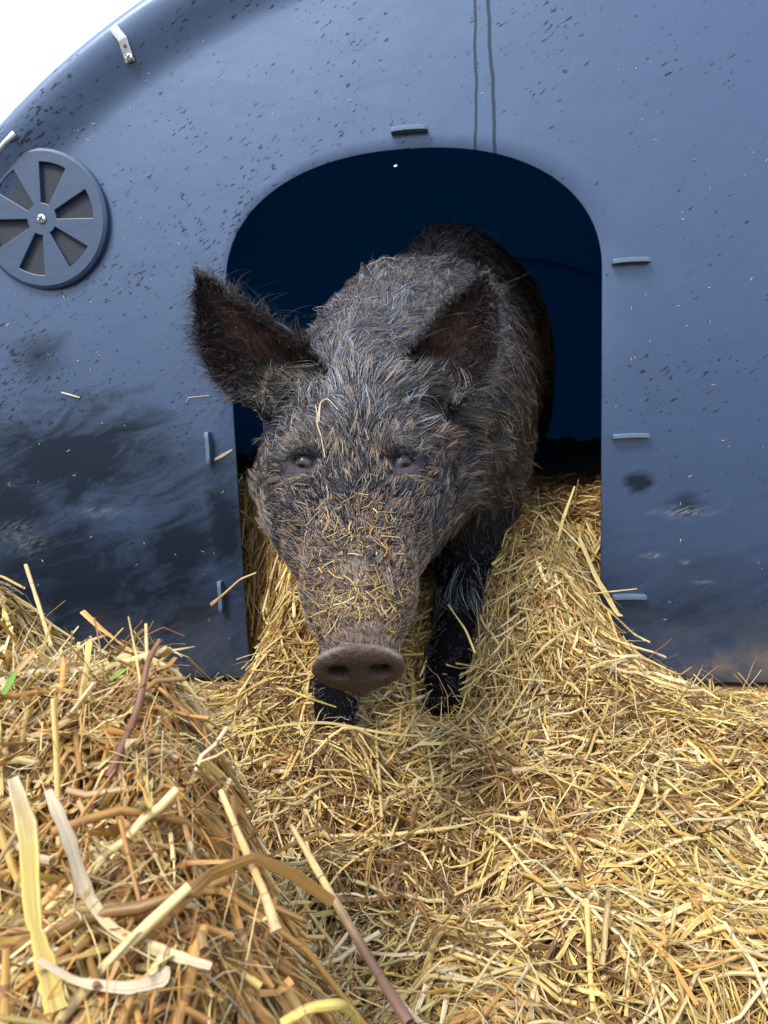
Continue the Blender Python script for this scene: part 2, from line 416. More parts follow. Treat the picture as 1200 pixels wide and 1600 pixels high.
# guide tabs around the doorway
def tab(px, py, L, vert=False, t=.0075, dep=.017, ang=0):
    """small curved plastic lug standing out from the wall"""
    c_ = onwall(px, py); bm = bmesh.new(); n = 9; ring = []
    for i in range(n):
        s = (i/(n-1)-.5)*L; y = -dep*(1-abs(2*i/(n-1)-1)**8*.12); bow = .0012*(1-(2*i/(n-1)-1)**2)
        ring.append([bm.verts.new(q) for q in ((s, -.0003, bow), (s, y, bow), (s, y, bow-t), (s, -.0003, bow-t))])
    for A, B in zip(ring, ring[1:]):
        for k in range(4): bm.faces.new((A[k], A[(k+1) % 4], B[(k+1) % 4], B[k]))
    bm.faces.new(ring[0][::-1]); bm.faces.new(ring[-1]); bmesh.ops.recalc_face_normals(bm, faces=bm.faces)
    o = bm_obj('latch_tab', bm, M_TAB, hut, False); o.location = c_
    o.rotation_euler.y = (math.pi/2 if vert else 0)+ang
    md = o.modifiers.new('b', 'BEVEL'); md.width = .001; md.segments = 2; md.limit_method = 'ANGLE'; return o
for a in ((640, 202, .062), (985, 406, .062), (984, 678, .062), (982, 928, .058)): tab(*a)
for a in ((331, 700, .060), (350, 930, .058), (316, 492, .056)): tab(*a, vert=True)
# nylon strap end at the left edge
q0, q1, q2 = onrim(-12, 252), onrim(12, 224), onrim(26, 210)
bm = tube_bm([q0+[0, -.006, 0], q1+[0, -.008, 0], q2+[0, -.007, 0]], [.003, .0032, .0045], 8)
bm_obj('cable_tie', bm, M_WHITE, hut)

# ------------------------------------------------------------------ the straw surface
def ab(x, y):
    dx, dy = x-CAM[0], y-CAM[1]; return dx*rh[0]+dy*rh[1], dx*fh[0]+dy*fh[1]
def H(x, y, detail=True):
    x = np.asarray(x, float); y = np.asarray(y, float); a, b = ab(x, y)
    p3 = np.stack([x.ravel(), y.ravel(), 0*x.ravel()], 1)
    n1 = (fbm(p3*6+5, 3).reshape(x.shape)-.5); n2 = (fbm(p3*22+9, 2).reshape(x.shape)-.5)
    h = 0.0*x
    # bedding heaped through the doorway
    xr = x-DX
    lat_out = sstep(.50, .22, xr)*sstep(-.325, -.22, xr)
    ramp = .30*sstep(-.42, .22, y)
    inside = sstep(.0, .12, y)
    lat = lat_out*(1-inside)+inside
    h = h+ramp*lat*(1-.35*sstep(.20, .45, xr)*(1-inside)) + .05*np.exp(-((xr-.26)/.12)**2-((y+.02)/.16)**2)
    # low swell in the middle and right foreground
    h = h+.035*np.exp(-((a-.38)/.30)**2-((b-.85)/.25)**2) - .02*np.exp(-((a-.02)/.1)**2-((b-.75)/.12)**2)
    # big heap at the left, close to the camera
    edge = -.015-.42*np.clip(b-.33, 0, 9)+.12*np.clip(.33-b, 0, 1)
    e = (edge-a)
    heap = .31*sstep(-.055, .09, e)*sstep(.80, .50, b+.0*a)
    heap = heap*(1-.22*sstep(.35, .2, b))
    back = .34*sstep(-.28, -.52, a)*sstep(1.30, .85, b+.0*a)
    hh = np.maximum(heap, back); 
    h = np.maximum(h, hh)+.25*np.minimum(h, hh)
    q_ = P(524, 1150, .975); h = h+.072*np.exp(-((x-q_[0])**2+(y-q_[1])**2)/.06**2); q_ = P(694, 1100, 1.15); h = h+.020*np.exp(-((x-q_[0])**2+(y-q_[1])**2)/.06**2)
    if detail: h = h+.095*n1*(.4+.8*sstep(0, .1, h))+.030*n2
    h = h-.030*sstep(.56, .70, fbm(p3*9+31, 2).reshape(x.shape))*sstep(1.25, 1.0, b)
    # dip along the foot of the wall on both sides
    out = 1-lat_out
    h = h+.13*np.exp(-((xr+.24)/.10)**2-((y-.25)/.17)**2)*(y > -.05)
    h = h-(.03*sstep(-.12, 0, y)*(y < 0))*out
    return h
xs = np.arange(-1.28, 1.72, .0125); ysg = np.arange(-1.75, 3.17, .0125)
GX, GY = np.meshgrid(xs, ysg); GZ = H(GX, GY)-.012
GZ = np.where((GY > -.03) & (np.abs(GX-HX) > HA*.985), -.04, GZ)
GZ = np.where((GY > -.02) & (GY < .02) & (np.abs(GX-DX) > DW), -.01, GZ)
V = np.stack([GX.ravel(), GY.ravel(), GZ.ravel()], 1); ny, nx = GX.shape
ii = (np.arange(ny-1)[:, None]*nx+np.arange(nx-1)[None]).ravel()
F = np.stack([ii, ii+1, ii+nx+1, ii+nx], 1)
tag(link('straw_litter', np_mesh('straw_litter', V, F), mats=[M_LITTER]), 'brown trodden straw litter packed in the doorway and over the yard below the loose straw', 'straw litter', kind='stuff')

# ------------------------------------------------------------------ the pig: signed distance primitives
SN = P(560, 1040, .70)                                   # centre of the nose disc
POLL = P(558, 530, 1.07)
AX = norm(POLL-P(560, 1003, .705))                       # up the bridge of the face, nose to poll
LT = norm(RGT-AX*np.dot(RGT, AX)); VE = np.cross(AX, LT)
if VE[2] > 0: VE = -VE                                   # ventral
B0 = P(560, 1003, .705)
print('AX', AX, 'VE', VE, 'headlen', np.linalg.norm(POLL-B0))
def h(s, l, v): return B0+AX*s+LT*l+VE*v
HR = np.stack([AX, LT, VE])
class El:
    def __init__(s, c, r, R=np.eye(3), k=.03, sub=False): s.c = np.asarray(c); s.r = np.asarray(r, float); s.R = np.asarray(R); s.k = k; s.sub = sub
    def box(s): m = s.r.max(); return s.c-m, s.c+m
    def d(s, p):
        q = (p-s.c)@s.R.T; k0 = np.linalg.norm(q/s.r, axis=-1); k1 = np.linalg.norm(q/s.r**2, axis=-1)+1e-9
        return k0*(k0-1)/k1
class Co:
    def __init__(s, a, b, ra, rb, k=.03, sub=False): s.a, s.b, s.ra, s.rb, s.k, s.sub = np.asarray(a), np.asarray(b), ra, rb, k, sub
    def box(s): m = max(s.ra, s.rb); return np.minimum(s.a, s.b)-m, np.maximum(s.a, s.b)+m
    def d(s, p):
        ab_ = s.b-s.a; t = np.clip(((p-s.a)@ab_)/(ab_@ab_), 0, 1)
        return np.linalg.norm(p-s.a-t[..., None]*ab_, axis=-1)-(s.ra+(s.rb-s.ra)*t)
class Ear:
    def __init__(s, base, tip, inner, outer, side, n, cup=.02):
        s.b, s.t = base, tip; s.U = norm(tip-base); s.L = np.linalg.norm(tip-base)
        n = norm(n-s.U*np.dot(n, s.U)); s.N = n; s.Vv = np.cross(s.U, n); 
        if np.dot(s.Vv, LT)*side < 0: s.Vv = -s.Vv       # +v points outward
        s.inner, s.outer, s.cup, s.k, s.sub = inner, outer, cup, .012, False
    def box(s): m = .11; return np.minimum(s.b, s.t)-m, np.maximum(s.b, s.t)+m
    def loc(s, p):
        q = p-s.b; return (q@s.U)/s.L, q@s.Vv, q@s.N
    def mid(s, u, v):
        uu = np.clip(u, 0, 1); ho = np.interp(uu, *s.outer); hi = np.interp(uu, *s.inner)
        c = (ho-hi)/2; hw = (ho+hi)/2; vn = (v-c)/np.maximum(hw, .004)
        return c, hw, vn, s.cup*(np.clip(vn, -1.3, 1.3)**2-.4)*(1-.55*uu)+.012*uu
    def d(s, p):
        u, v, w_ = s.loc(p); c, hw, vn, cup = s.mid(u, v)
        dv = np.abs(v-c)-hw; th = .0042+.010*np.clip(.25-u, 0, 1)
        dw = np.abs(w_-cup)-th
        du = np.maximum((u-1)*s.L, (-.12-u)*s.L)
        m = np.maximum(dw, dv); return np.maximum(m, du)*.8
TC = norm(CAM-P(560, 560, 1.0))
earL = Ear(P(450, 598, 1.03), P(313, 422, 1.00), ([0, .5, .85, 1], [.062, .034, .012, 0.001]), ([0, .15, .35, .6, .85, 1], [.052, .066, .071, .056, .026, .001]), -1, norm(TC-LT*.25+up0*-.1), .036)
earR = Ear(P(672, 600, 1.06), P(759, 424, 1.04), ([0, .5, .85, 1], [.054, .032, .012, 0.001]), ([0, .15, .35, .6, .85, 1], [.055, .064, .066, .048, .024, .001]), 1, norm(TC-LT*.18+up0*-.1), .034)
SP = math.radians(-34); sn_n = norm(-fh*math.cos(SP)+up0*math.sin(SP)+rh*.02)   # nose faces forward and a little down
sn_v = norm(np.cross(LT, sn_n)); sn_v = sn_v if sn_v[2] > 0 else -sn_v
SR = np.stack([sn_n, norm(np.cross(sn_n, sn_v)), sn_v])
PR = [
 # head
 Co(h(.012, 0, .036), h(.10, 0, .048), .034, .050, .02),
 Co(h(.10, 0, .050), h(.20, 0, .075), .049, .064, .03),
 Co(h(.20, 0, .075), h(.34, 0, .095), .064, .090, .03),
 El(h(.37, 0, .10), (.13, .098, .098), HR, .03),
 El(h(.245, -.052, .090), (.085, .046, .066), HR, .03), El(h(.245, .044, .090), (.085, .046, .066), HR, .03),
 El(h(.31, -.073, .118), (.082, .052, .078), HR, .04), El(h(.31, .061, .118), (.082, .052, .078), HR, .04),
 El(h(.13, -.030, .040), (.09, .026, .03), HR, .02), El(h(.13, .030, .040), (.09, .026, .03), HR, .02),
 Co(h(.02, 0, .085), h(.27, 0, .18), .022, .068, .025),                     # lower jaw
 El(h(.345, -.058, .030), (.026, .022, .017), HR, .02), El(h(.345, .058, .030), (.026, .022, .017), HR, .02), El(h(.235, -.058, .040), (.035, .016, .016), HR, .02), El(h(.235, .058, .040), (.035, .016, .016), HR, .02),   # brows
 El(h(.47, 0, .09), (.10, .085, .10), HR, .05),
 # ear roots
 El(P(462, 610, 1.07), (.045, .05, .045), np.eye(3), .03), El(P(652, 606, 1.09), (.045, .045, .045), np.eye(3), .03),
 # neck and trunk
 Co(h(.42, 0, .19), P(640, 650, 1.36), .155, .205, .06),
 Co(h(.50, 0, .10), P(640, 540, 1.45), .095, .16, .06),
 El(P(648, 655, 1.40), (.205, .22, .255), np.eye(3), .06),
 El(P(690, 600, 1.62), (.205, .26, .265), np.eye(3), .07),
 El(P(724, 560, 1.86), (.215, .28, .275), np.eye(3), .07),
 El(P(748, 560, 2.12), (.20, .22, .25), np.eye(3), .06),
 El(P(705, 430, 1.72), (.09, .26, .09), np.eye(3), .08),
 # viewer's right foreleg
 El(P(735, 760, 1.37), (.085, .10, .16), np.eye(3), .05),
 Co(P(728, 850, 1.31), P(716, 945, 1.25), .052, .032, .04),
 Co(P(716, 945, 1.25), P(706, 1020, 1.20), .032, .029, .02),
 Co(P(700, 1020, 1.20), P(694, 1075, 1.16), .034, .032, .02),
 Co(P(684, 1085, 1.15), P(680, 1102, 1.125), .020, .017, .008), Co(P(704, 1085, 1.15), P(704, 1102, 1.125), .020, .017, .008),
 # viewer's left foreleg
 El(P(540, 800, 1.33), (.08, .10, .15), np.eye(3), .05),
 Co(P(550, 880, 1.27), P(545, 990, 1.16), .060, .038, .04),
 Co(P(545, 990, 1.16), P(530, 1060, 1.07), .037, .031, .02),
 Co(P(530, 1060, 1.07), P(524, 1100, 1.03), .031, .029, .02),
 Co(P(512, 1104, 1.02), P(509, 1126, .995), .019, .015, .006), Co(P(535, 1104, 1.02), P(536, 1126, .995), .019, .015, .006),
]
HP = P(748, 560, 2.12)
for s in (-1, 1):                                      # hind legs, deep in the hut
    k_ = HP+[s*.11, .02, -.10]; hk = HP+[s*.12, .16, -.26]; ft = HP+[s*.12, .10, -.50]
    PR += [El(k_, (.09, .14, .17), np.eye(3), .05), Co(k_+[0, -.02, -.08], hk, .075, .038, .04), Co(hk, ft, .038, .028, .02)]
PR += [Co(HP+[.0, .20, .10], HP+[.03, .27, -.02], .016, .010, .02), Co(HP+[.03, .27, -.02], HP+[.01, .26, -.14], .010, .006, .01)]
PR += [earL, earR]
# nose disc, its rim and the nostrils
PR += [El(SN-sn_v*.003, (.0100, .0455, .0345), SR, .013)]
def smin(a, b, k):
    hh = np.clip(.5+.5*(b-a)/k, 0, 1); return b+(a-b)*hh-k*hh*(1-hh)
def smax(a, b, k): return -smin(-a, -b, k)
def sdf(p, prims):
    d = np.full(p.shape[:-1], .3)
    for q in prims: d = smax(d, -q.d(p), q.k) if q.sub else smin(d, q.d(p), q.k)
    return d
def march(px, py, prims, d0=.5, d1=1.6):
    t = np.linspace(d0, d1, 1500); p = CAM+t[:, None]*(P(px, py, 1.0)-CAM); v = sdf(p, prims)
    i = np.where(v < 0)[0]; return p[i[0]], t[i[0]]
eyes = []
for px, py, s in ((471, 717, -1), (633, 716, 1)):
    p, t_ = march(px, py, PR); e_ = .0005
    nrm = norm(np.array([sdf(p+np.eye(3)[k]*.002, PR)-sdf(p-np.eye(3)[k]*.002, PR) for k in range(3)]))
    look = norm(CAM-p); print('eye', p, t_, 'n', nrm)
    eyes.append((p-nrm*.009-look*.003, norm(nrm*.6+look), s, nrm))
ER = .0135
for c_, lk, s, nrm in eyes:
    nrm = lk                           # lids: a soft pad with the opening cut in it
    sd_ = norm(LT-nrm*np.dot(LT, nrm)); ud = np.cross(nrm, sd_); ud = ud if ud[2] > 0 else -ud
    Rl = np.stack([nrm, sd_, ud])
    PR += [El(c_-nrm*.002+ud*.001, (.0165, .021, .019), Rl, .012), El(c_+nrm*.026-ud*.004, (.016, .030, .024), Rl, .012, True), El(c_+ud*.0120+nrm*.006, (.010, .019, .0055), Rl, .006), El(c_-ud*.0125+nrm*.005, (.008, .017, .005), Rl, .006)]
    cr, sr = math.cos(.38*s), math.sin(.38*s); Rl = np.stack([nrm, sd_*cr+ud*sr, ud*cr-sd_*sr])   # slanting lid opening
    PR += [El(c_+nrm*.016-ud*.0005, (.020, .0150, .0072), Rl, .003, True)]
for s in (-1, 1):
    PR += [El(SN+SR[1]*s*.0195+sn_n*.010-sn_v*.001, (.020, .0100, .0092), SR, .003, True)]
PR += [El(SN+sn_n*.0135-sn_v*.004, (.0058, .034, .022), SR, .006, True)]

RES = .0036
def grid_axes():
    x = np.arange(-.34, .56, RES); z = np.arange(-.03, 1.06, RES)
    y0 = SN[1]-.03; fine = np.arange(y0, y0+.42, RES); y = list(fine); st = RES
    while y[-1] < 1.25: st = min(st*1.03, .011); y.append(y[-1]+st)
    return x.astype(np.float32), np.array(y, np.float32), z.astype(np.float32)
def build_field(x, y, z):
    Fd = np.full((len(x), len(y), len(z)), .08, np.float32)
    for q in PR:
        lo, hi = q.box(); m = q.k*1.05+.02
        i0, i1 = np.searchsorted(x, lo[0]-m), np.searchsorted(x, hi[0]+m)
        j0, j1 = np.searchsorted(y, lo[1]-m), np.searchsorted(y, hi[1]+m)
        k0, k1 = np.searchsorted(z, lo[2]-m), np.searchsorted(z, hi[2]+m)
        if i1 <= i0 or j1 <= j0 or k1 <= k0: continue
        g_ = np.stack(np.meshgrid(x[i0:i1], y[j0:j1], z[k0:k1], indexing='ij'), -1)
        d = q.d(g_).astype(np.float32); s = Fd[i0:i1, j0:j1, k0:k1]
        Fd[i0:i1, j0:j1, k0:k1] = smax(s, -d, q.k) if q.sub else smin(s, d, q.k)
    return Fd
def surface_nets(Fd, x, y, z):
    ins = Fd < 0; nx, ny, nz = Fd.shape
    cnt = np.zeros((nx-1, ny-1, nz-1), np.uint8)
    for a in (0, 1):
        for b in (0, 1):
            for c in (0, 1): cnt += ins[a:nx-1+a, b:ny-1+b, c:nz-1+c]
    act = (cnt > 0) & (cnt < 8); idx = np.argwhere(act)
    ID = np.full(act.shape, -1, np.int32); ID[act] = np.arange(len(idx))
    I, J, K = idx.T; acc = np.zeros((len(idx), 3)); n = np.zeros(len(idx))
    co = [x, y, z]
    for ax in range(3):
        for a in (0, 1):
            for b in (0, 1):
                o0 = [0, 0, 0]; oth = [k for k in range(3) if k != ax]; o0[oth[0]] = a; o0[oth[1]] = b
                o1 = list(o0); o1[ax] = 1
                A = Fd[I+o0[0], J+o0[1], K+o0[2]]; B = Fd[I+o1[0], J+o1[1], K+o1[2]]
                m = (A < 0) != (B < 0); t = np.where(m, A/(A-B+1e-12*(A == B)), 0)
                p = np.stack([x[I+o0[0]], y[J+o0[1]], z[K+o0[2]]], 1).astype(float)
                idc = [I, J, K][ax]; p[:, ax] += t*(co[ax][idc+1]-co[ax][idc])
                acc[m] += p[m]; n[m] += 1
    V = acc/n[:, None]; Fs = []
    for ax in range(3):
        sl0 = [slice(1, -1)]*3; sl0[ax] = slice(0, -1); sl1 = list(sl0); sl1[ax] = slice(1, None)
        A = ins[tuple(sl0)]; B = ins[tuple(sl1)]; e = np.argwhere(A != B)
        off = np.array([1, 1, 1]); off[ax] = 0; e2 = e+off
        flip = A[tuple(e.T)]
        oth = [(1, 2), (2, 0), (0, 1)][ax]; q = []
        for da, db in ((-1, -1), (0, -1), (0, 0), (-1, 0)):
            c = e2.copy(); c[:, oth[0]] += da; c[:, oth[1]] += db; q.append(ID[c[:, 0], c[:, 1], c[:, 2]])
        q = np.stack(q, 1); q = np.where(flip[:, None], q, q[:, ::-1]); Fs.append(q)
    return V, np.concatenate(Fs)
import time; T0 = time.time()
ax_, ay_, az_ = grid_axes(); Fd = build_field(ax_, ay_, az_); V, F = surface_nets(Fd, ax_, ay_, az_)
# light smoothing
def smooth(V, F, it=2, lam=.5):
    E = np.concatenate([F[:, [0, 1]], F[:, [1, 2]], F[:, [2, 3]], F[:, [3, 0]]]); n = len(V)
    for _ in range(it):
        s = np.stack([np.bincount(E[:, 0], V[E[:, 1], k], n) for k in range(3)], 1); c = np.bincount(E[:, 0], minlength=n)[:, None]
        V = V+lam*(s/c-V)
    return V
V = smooth(V, F, 2, .5)
def vnorm(V, F):
    fn = np.cross(V[F[:, 2]]-V[F[:, 0]], V[F[:, 3]]-V[F[:, 1]]); n = np.zeros_like(V)
    for k in range(4):
        for c in range(3): n[:, c] += np.bincount(F[:, k], fn[:, c], len(V))
    return norm(n+1e-12), np.linalg.norm(fn, axis=1)/2
VN, FA = vnorm(V, F)
print('pig verts', len(V), 'time', time.time()-T0)
def field(p):
    """distance to the pig and its gradient, read from the grid"""
    sh = p.shape[:-1]; p = p.reshape(-1, 3)
    def at(q):
        f = [np.clip(np.interp(q[:, k], a_, np.arange(len(a_))), 0, len(a_)-1.001) for k, a_ in enumerate((ax_, ay_, az_))]
        i = [x.astype(int) for x in f]; w_ = [x-y for x, y in zip(f, i)]; r = 0
        for a in (0, 1):
            for b in (0, 1):
                for c in (0, 1): r = r+Fd[i[0]+a, i[1]+b, i[2]+c]*(w_[0] if a else 1-w_[0])*(w_[1] if b else 1-w_[1])*(w_[2] if c else 1-w_[2])
        return r
    d = at(p); e = .004; g_ = np.stack([at(p+np.eye(3)[k]*e)-at(p-np.eye(3)[k]*e) for k in range(3)], 1)
    return d.reshape(sh), norm(g_+1e-9).reshape(*sh, 3)
def isleg(p): return ((p[:, 2] < .33) & (p[:, 1] > P(560, 900, .99)[1])) | (p[:, 2] < .205)
def headco(p): q = p-B0; return q@AX, q@LT, q@VE
s_, l_, v_ = headco(V)
onhead = (s_ < .5) & (V[:, 1] < P(560, 560, 1.12)[1])
snoutm = sstep(.17, .07, s_+.6*np.abs(l_)*0)*(v_ < .12)*(V[:, 1] < SN[1]+.25)
# wrinkles across the snout and lumpy skin
wr = np.sin(s_*260+2.5*np.sin(l_*60)+5*vnoise(V*25))*snoutm*.0009*(s_ > .012)
wr2 = sum(np.sin(np.linalg.norm((V-e[0])*[1, 1, 1.25], axis=1)*1150+4*vnoise(V*45))*sstep(.015, .020, np.linalg.norm(V-e[0], axis=1))*sstep(.040, .026, np.linalg.norm(V-e[0], axis=1)) for e in eyes)*.0010
lump = (fbm(V*28, 3)-.5)*.004+(fbm(V*9+3, 2)-.5)*.008*(~onhead)
eyed = np.min([np.linalg.norm(V-e[0], axis=1) for e in eyes], axis=0)
keep = sstep(.015, .04, eyed)*sstep(.03, .08, np.linalg.norm(V-SN, axis=1))
V = V+VN*((wr+wr2+lump*keep))[:, None]
VN, FA = vnorm(V, F)
# skin colour by region of the animal
C = np.tile(np.array([[.010, .009, .010]]), (len(V), 1))
C[:] = C*(.7+.8*fbm(V*20)[:, None])
def blend(C, m, c): return C*(1-m[:, None])+np.array(c)[None]*m[:, None]
C = blend(C, snoutm*(.55+.45*fbm(V*60)), (.105, .072, .048))
dirt = sstep(.50, .62, fbm(V*55+4, 3))*snoutm*(VN[:, 2] > 0); C = blend(C, dirt*.8, (.22, .16, .10))
nd = np.linalg.norm((V-SN), axis=1); nosem = sstep(.055, .043, nd)*sstep(-.012, .0, (V-SN)@sn_n)
C = blend(C, nosem*(.6+.35*fbm(V*90)), (.060, .032, .024))
for s in (-1, 1):
    q_ = ((V-(SN+SR[1]*s*.0195-sn_v*.001))@SR.T)[:, 1:]/[.0095, .0085]; C = blend(C, nosem*sstep(1.15, .75, np.linalg.norm(q_, axis=1))*.85, (.006, .004, .004))  # recess shade painted as near-black inside each nostril
rimm = nosem*sstep(.034, .040, np.linalg.norm(((V-SN)@SR.T)[:, 1:]*[1, 1.18], axis=1))*(VN[:, 2] > .1)*(.4+.8*fbm(V*120+2))
C = blend(C, np.clip(rimm, 0, 1)*.75, (.22, .18, .17))  # pale highlight painted along the upper rim of the nose
C = blend(C, sstep(.036, .018, eyed)*.8, (.055, .047, .060))
for E_ in (earL, earR):
    u, v, ww = E_.loc(V); c, hw, vn, cup = E_.mid(u, v)
    m = ((u > -.1) & (u < 1.05) & (np.abs(vn) < 1.1) & (np.abs(ww-cup) < .02)).astype(float)*(ww > cup)
    red = m*np.exp(-((vn+.35)/.38)**2-((u-.42)/.30)**2)
    C = blend(C, m*.9, (.009, .007, .009)); C = blend(C, np.clip(red, 0, 1)*.85, (.13, .045, .026))
mud_body = sstep(.42, .62, fbm(V*7+11, 3))*sstep(.02, .25, V[:, 1])
C = blend(C, mud_body*.6, (.115, .085, .055))
legm = np.maximum(sstep(.33, .22, V[:, 2])*(V[:, 1] > P(560, 900, .99)[1]), V[:, 2] < .205); C = blend(C, legm, (.003, .003, .004))
t = NT('pig_skin'); a = t.n('ShaderNodeAttribute', attribute_name='skin').outputs['Color']; co = t.n('ShaderNodeTexCoord').outputs['Object']
n1 = t.noise(co, 180.0, 5.0, .65); n2 = t.noise(co, 700.0, 3.0, .6)
t.p(Specular_IOR_Level=t.math('MULTIPLY', t.n('ShaderNodeSeparateColor', {0: a}).outputs[0], 6.0, clamp=True))
t.p(Base_Color=t.mix(t.ramp(n1, [(.35, .6), (.65, 0)]), a, t.mix(.7, a, (.008, .006, .006))), Roughness=t.math('MULTIPLY_ADD', n1, .3, .45), Normal=t.bump(t.math('ADD', n1, t.math('MULTIPLY', n2, .4)), 1.0, .003))
M_SKIN = t.m
me = np_mesh('pig', V, F); col_attr(me, 'skin', C)
pig = link('pig', me, mats=[M_SKIN])
tag(pig, 'large black bristly pig with big upright ears stepping out of the hut over straw', 'pig')
# eyes
M_EYE = simple('eye_white', (.075, .085, .12), .12, nscale=200, var=.3, bump=0)
M_IRIS = simple('eye_iris', (.060, .030, .016), .08, nscale=600, var=.6, bump=0)
M_PUPIL = simple('eye_pupil', (.004, .004, .006), .04, var=0, bump=0)
def cap(r, a_max, n=24, m=8):
    bm = bmesh.new(); top = bm.verts.new((0, 0, r)); prev = None
    for i in range(1, m+1):
        a = a_max*i/m; ring = [bm.verts.new((r*math.sin(a)*math.cos(2*math.pi*k/n), r*math.sin(a)*math.sin(2*math.pi*k/n), r*math.cos(a))) for k in range(n)]
        for k in range(n):
            if prev is None: bm.faces.new((top, ring[k], ring[(k+1) % n]))
            else: bm.faces.new((prev[k], ring[k], ring[(k+1) % n], prev[(k+1) % n]))
        prev = ring
    return bm
for c_, lk, s, nrm in eyes:
    o = bm_obj('eye', cap(.0125, math.radians(150), 32, 16), M_EYE, pig); o.location = c_+nrm*.0005
    gaze = norm(CAM-c_+LT*s*.34-up0*.10)
    o.rotation_euler = Vector(gaze).to_track_quat('Z', 'Y').to_euler()
    bm_obj('iris', cap(.01275, math.radians(38)), M_IRIS, o); bm_obj('pupil', cap(.01295, math.radians(21)), M_PUPIL, o)

# ------------------------------------------------------------------ bristles
spine = np.array([SN, h(.2, 0, .05), h(.4, 0, .10), P(640, 600, 1.38), P(690, 560, 1.62), P(724, 540, 1.86), P(748, 540, 2.3)])
def sample(n, dens):
    pf = FA*dens; pf = pf/pf.sum(); fi = rng.choice(len(F), n, p=pf); a, b = rng.random(n), rng.random(n)
    q = F[fi]; W = np.stack([(1-a)*(1-b), a*(1-b), a*b, (1-a)*b], 1)[..., None]
    return (V[q]*W).sum(1), norm((VN[q]*W).sum(1))
FC = V[F].mean(1); fs, fl, fv = headco(FC)
f_head = (FC[:, 2] > .205) & (fs < .55) & (FC[:, 1] < P(560, 560, 1.14)[1])
feye = np.min([np.linalg.norm(FC-e[0], axis=1) for e in eyes], axis=0)
fsn = np.linalg.norm(FC-SN, axis=1)
earf = np.zeros(len(F)); earin = np.zeros(len(F)); ear_edge = np.zeros(len(F))
for E_ in (earL, earR):
    u, v, ww = E_.loc(FC); c, hw, vn, cup = E_.mid(u, v)
    m = (u > .10) & (u < 1.05) & (np.abs(vn) < 1.2) & (np.abs(ww-cup) < .015)
    earf[m] = 1; earin[m & (ww > cup+.001)] = 1; ear_edge[m & (np.abs(vn) > .82)] = 1
def flow(p, n):
    """lie of the coat: back from the nose towards the tail"""
    s, l, v = headco(p); hd = sstep(.52, .36, s)[:, None]*(p[:, 1] < P(560, 560, 1.14)[1])[:, None]
    back = norm(P(740, 560, 2.0)-P(640, 600, 1.3))[None]+np.array([0, 0, -.35])*sstep(.2, -.5, n[:, 2]*0-.0)[:, None]
    back = np.broadcast_to(back, p.shape).copy(); back[:, 2] -= .7*np.clip(1-np.abs(n[:, 2]), 0, 1)
    hdv = AX*1.0+LT*(l*11.0)[:, None]*1.0+VE*(.35*sstep(.02, .12, v))[:, None]
    d = norm(hdv)*hd+norm(back)*(1-hd)
    # hair rounds the eyes
    for c_, lk, sd_, nrm in eyes:
        r = p-c_; dd = np.linalg.norm(r, axis=1); w_ = np.exp(-(dd/.035)**2)[:, None]; d = d+norm(r)*w_*1.6
    for E_ in (earL, earR):
        u, v2, ww = E_.loc(p); c, hw, vn, cup = E_.mid(u, v2); m = ((u > -.02) & (u < 1.05) & (np.abs(vn) < 1.25) & (np.abs(ww-cup) < .018))
        d[m] = E_.U*.8+E_.Vv*(vn[m]*1.0)[:, None]
    legm = isleg(p); d[legm] = [0, 0.1, -1]
    d = d-n*(d*n).sum(1, keepdims=True); return norm(d+1e-9)
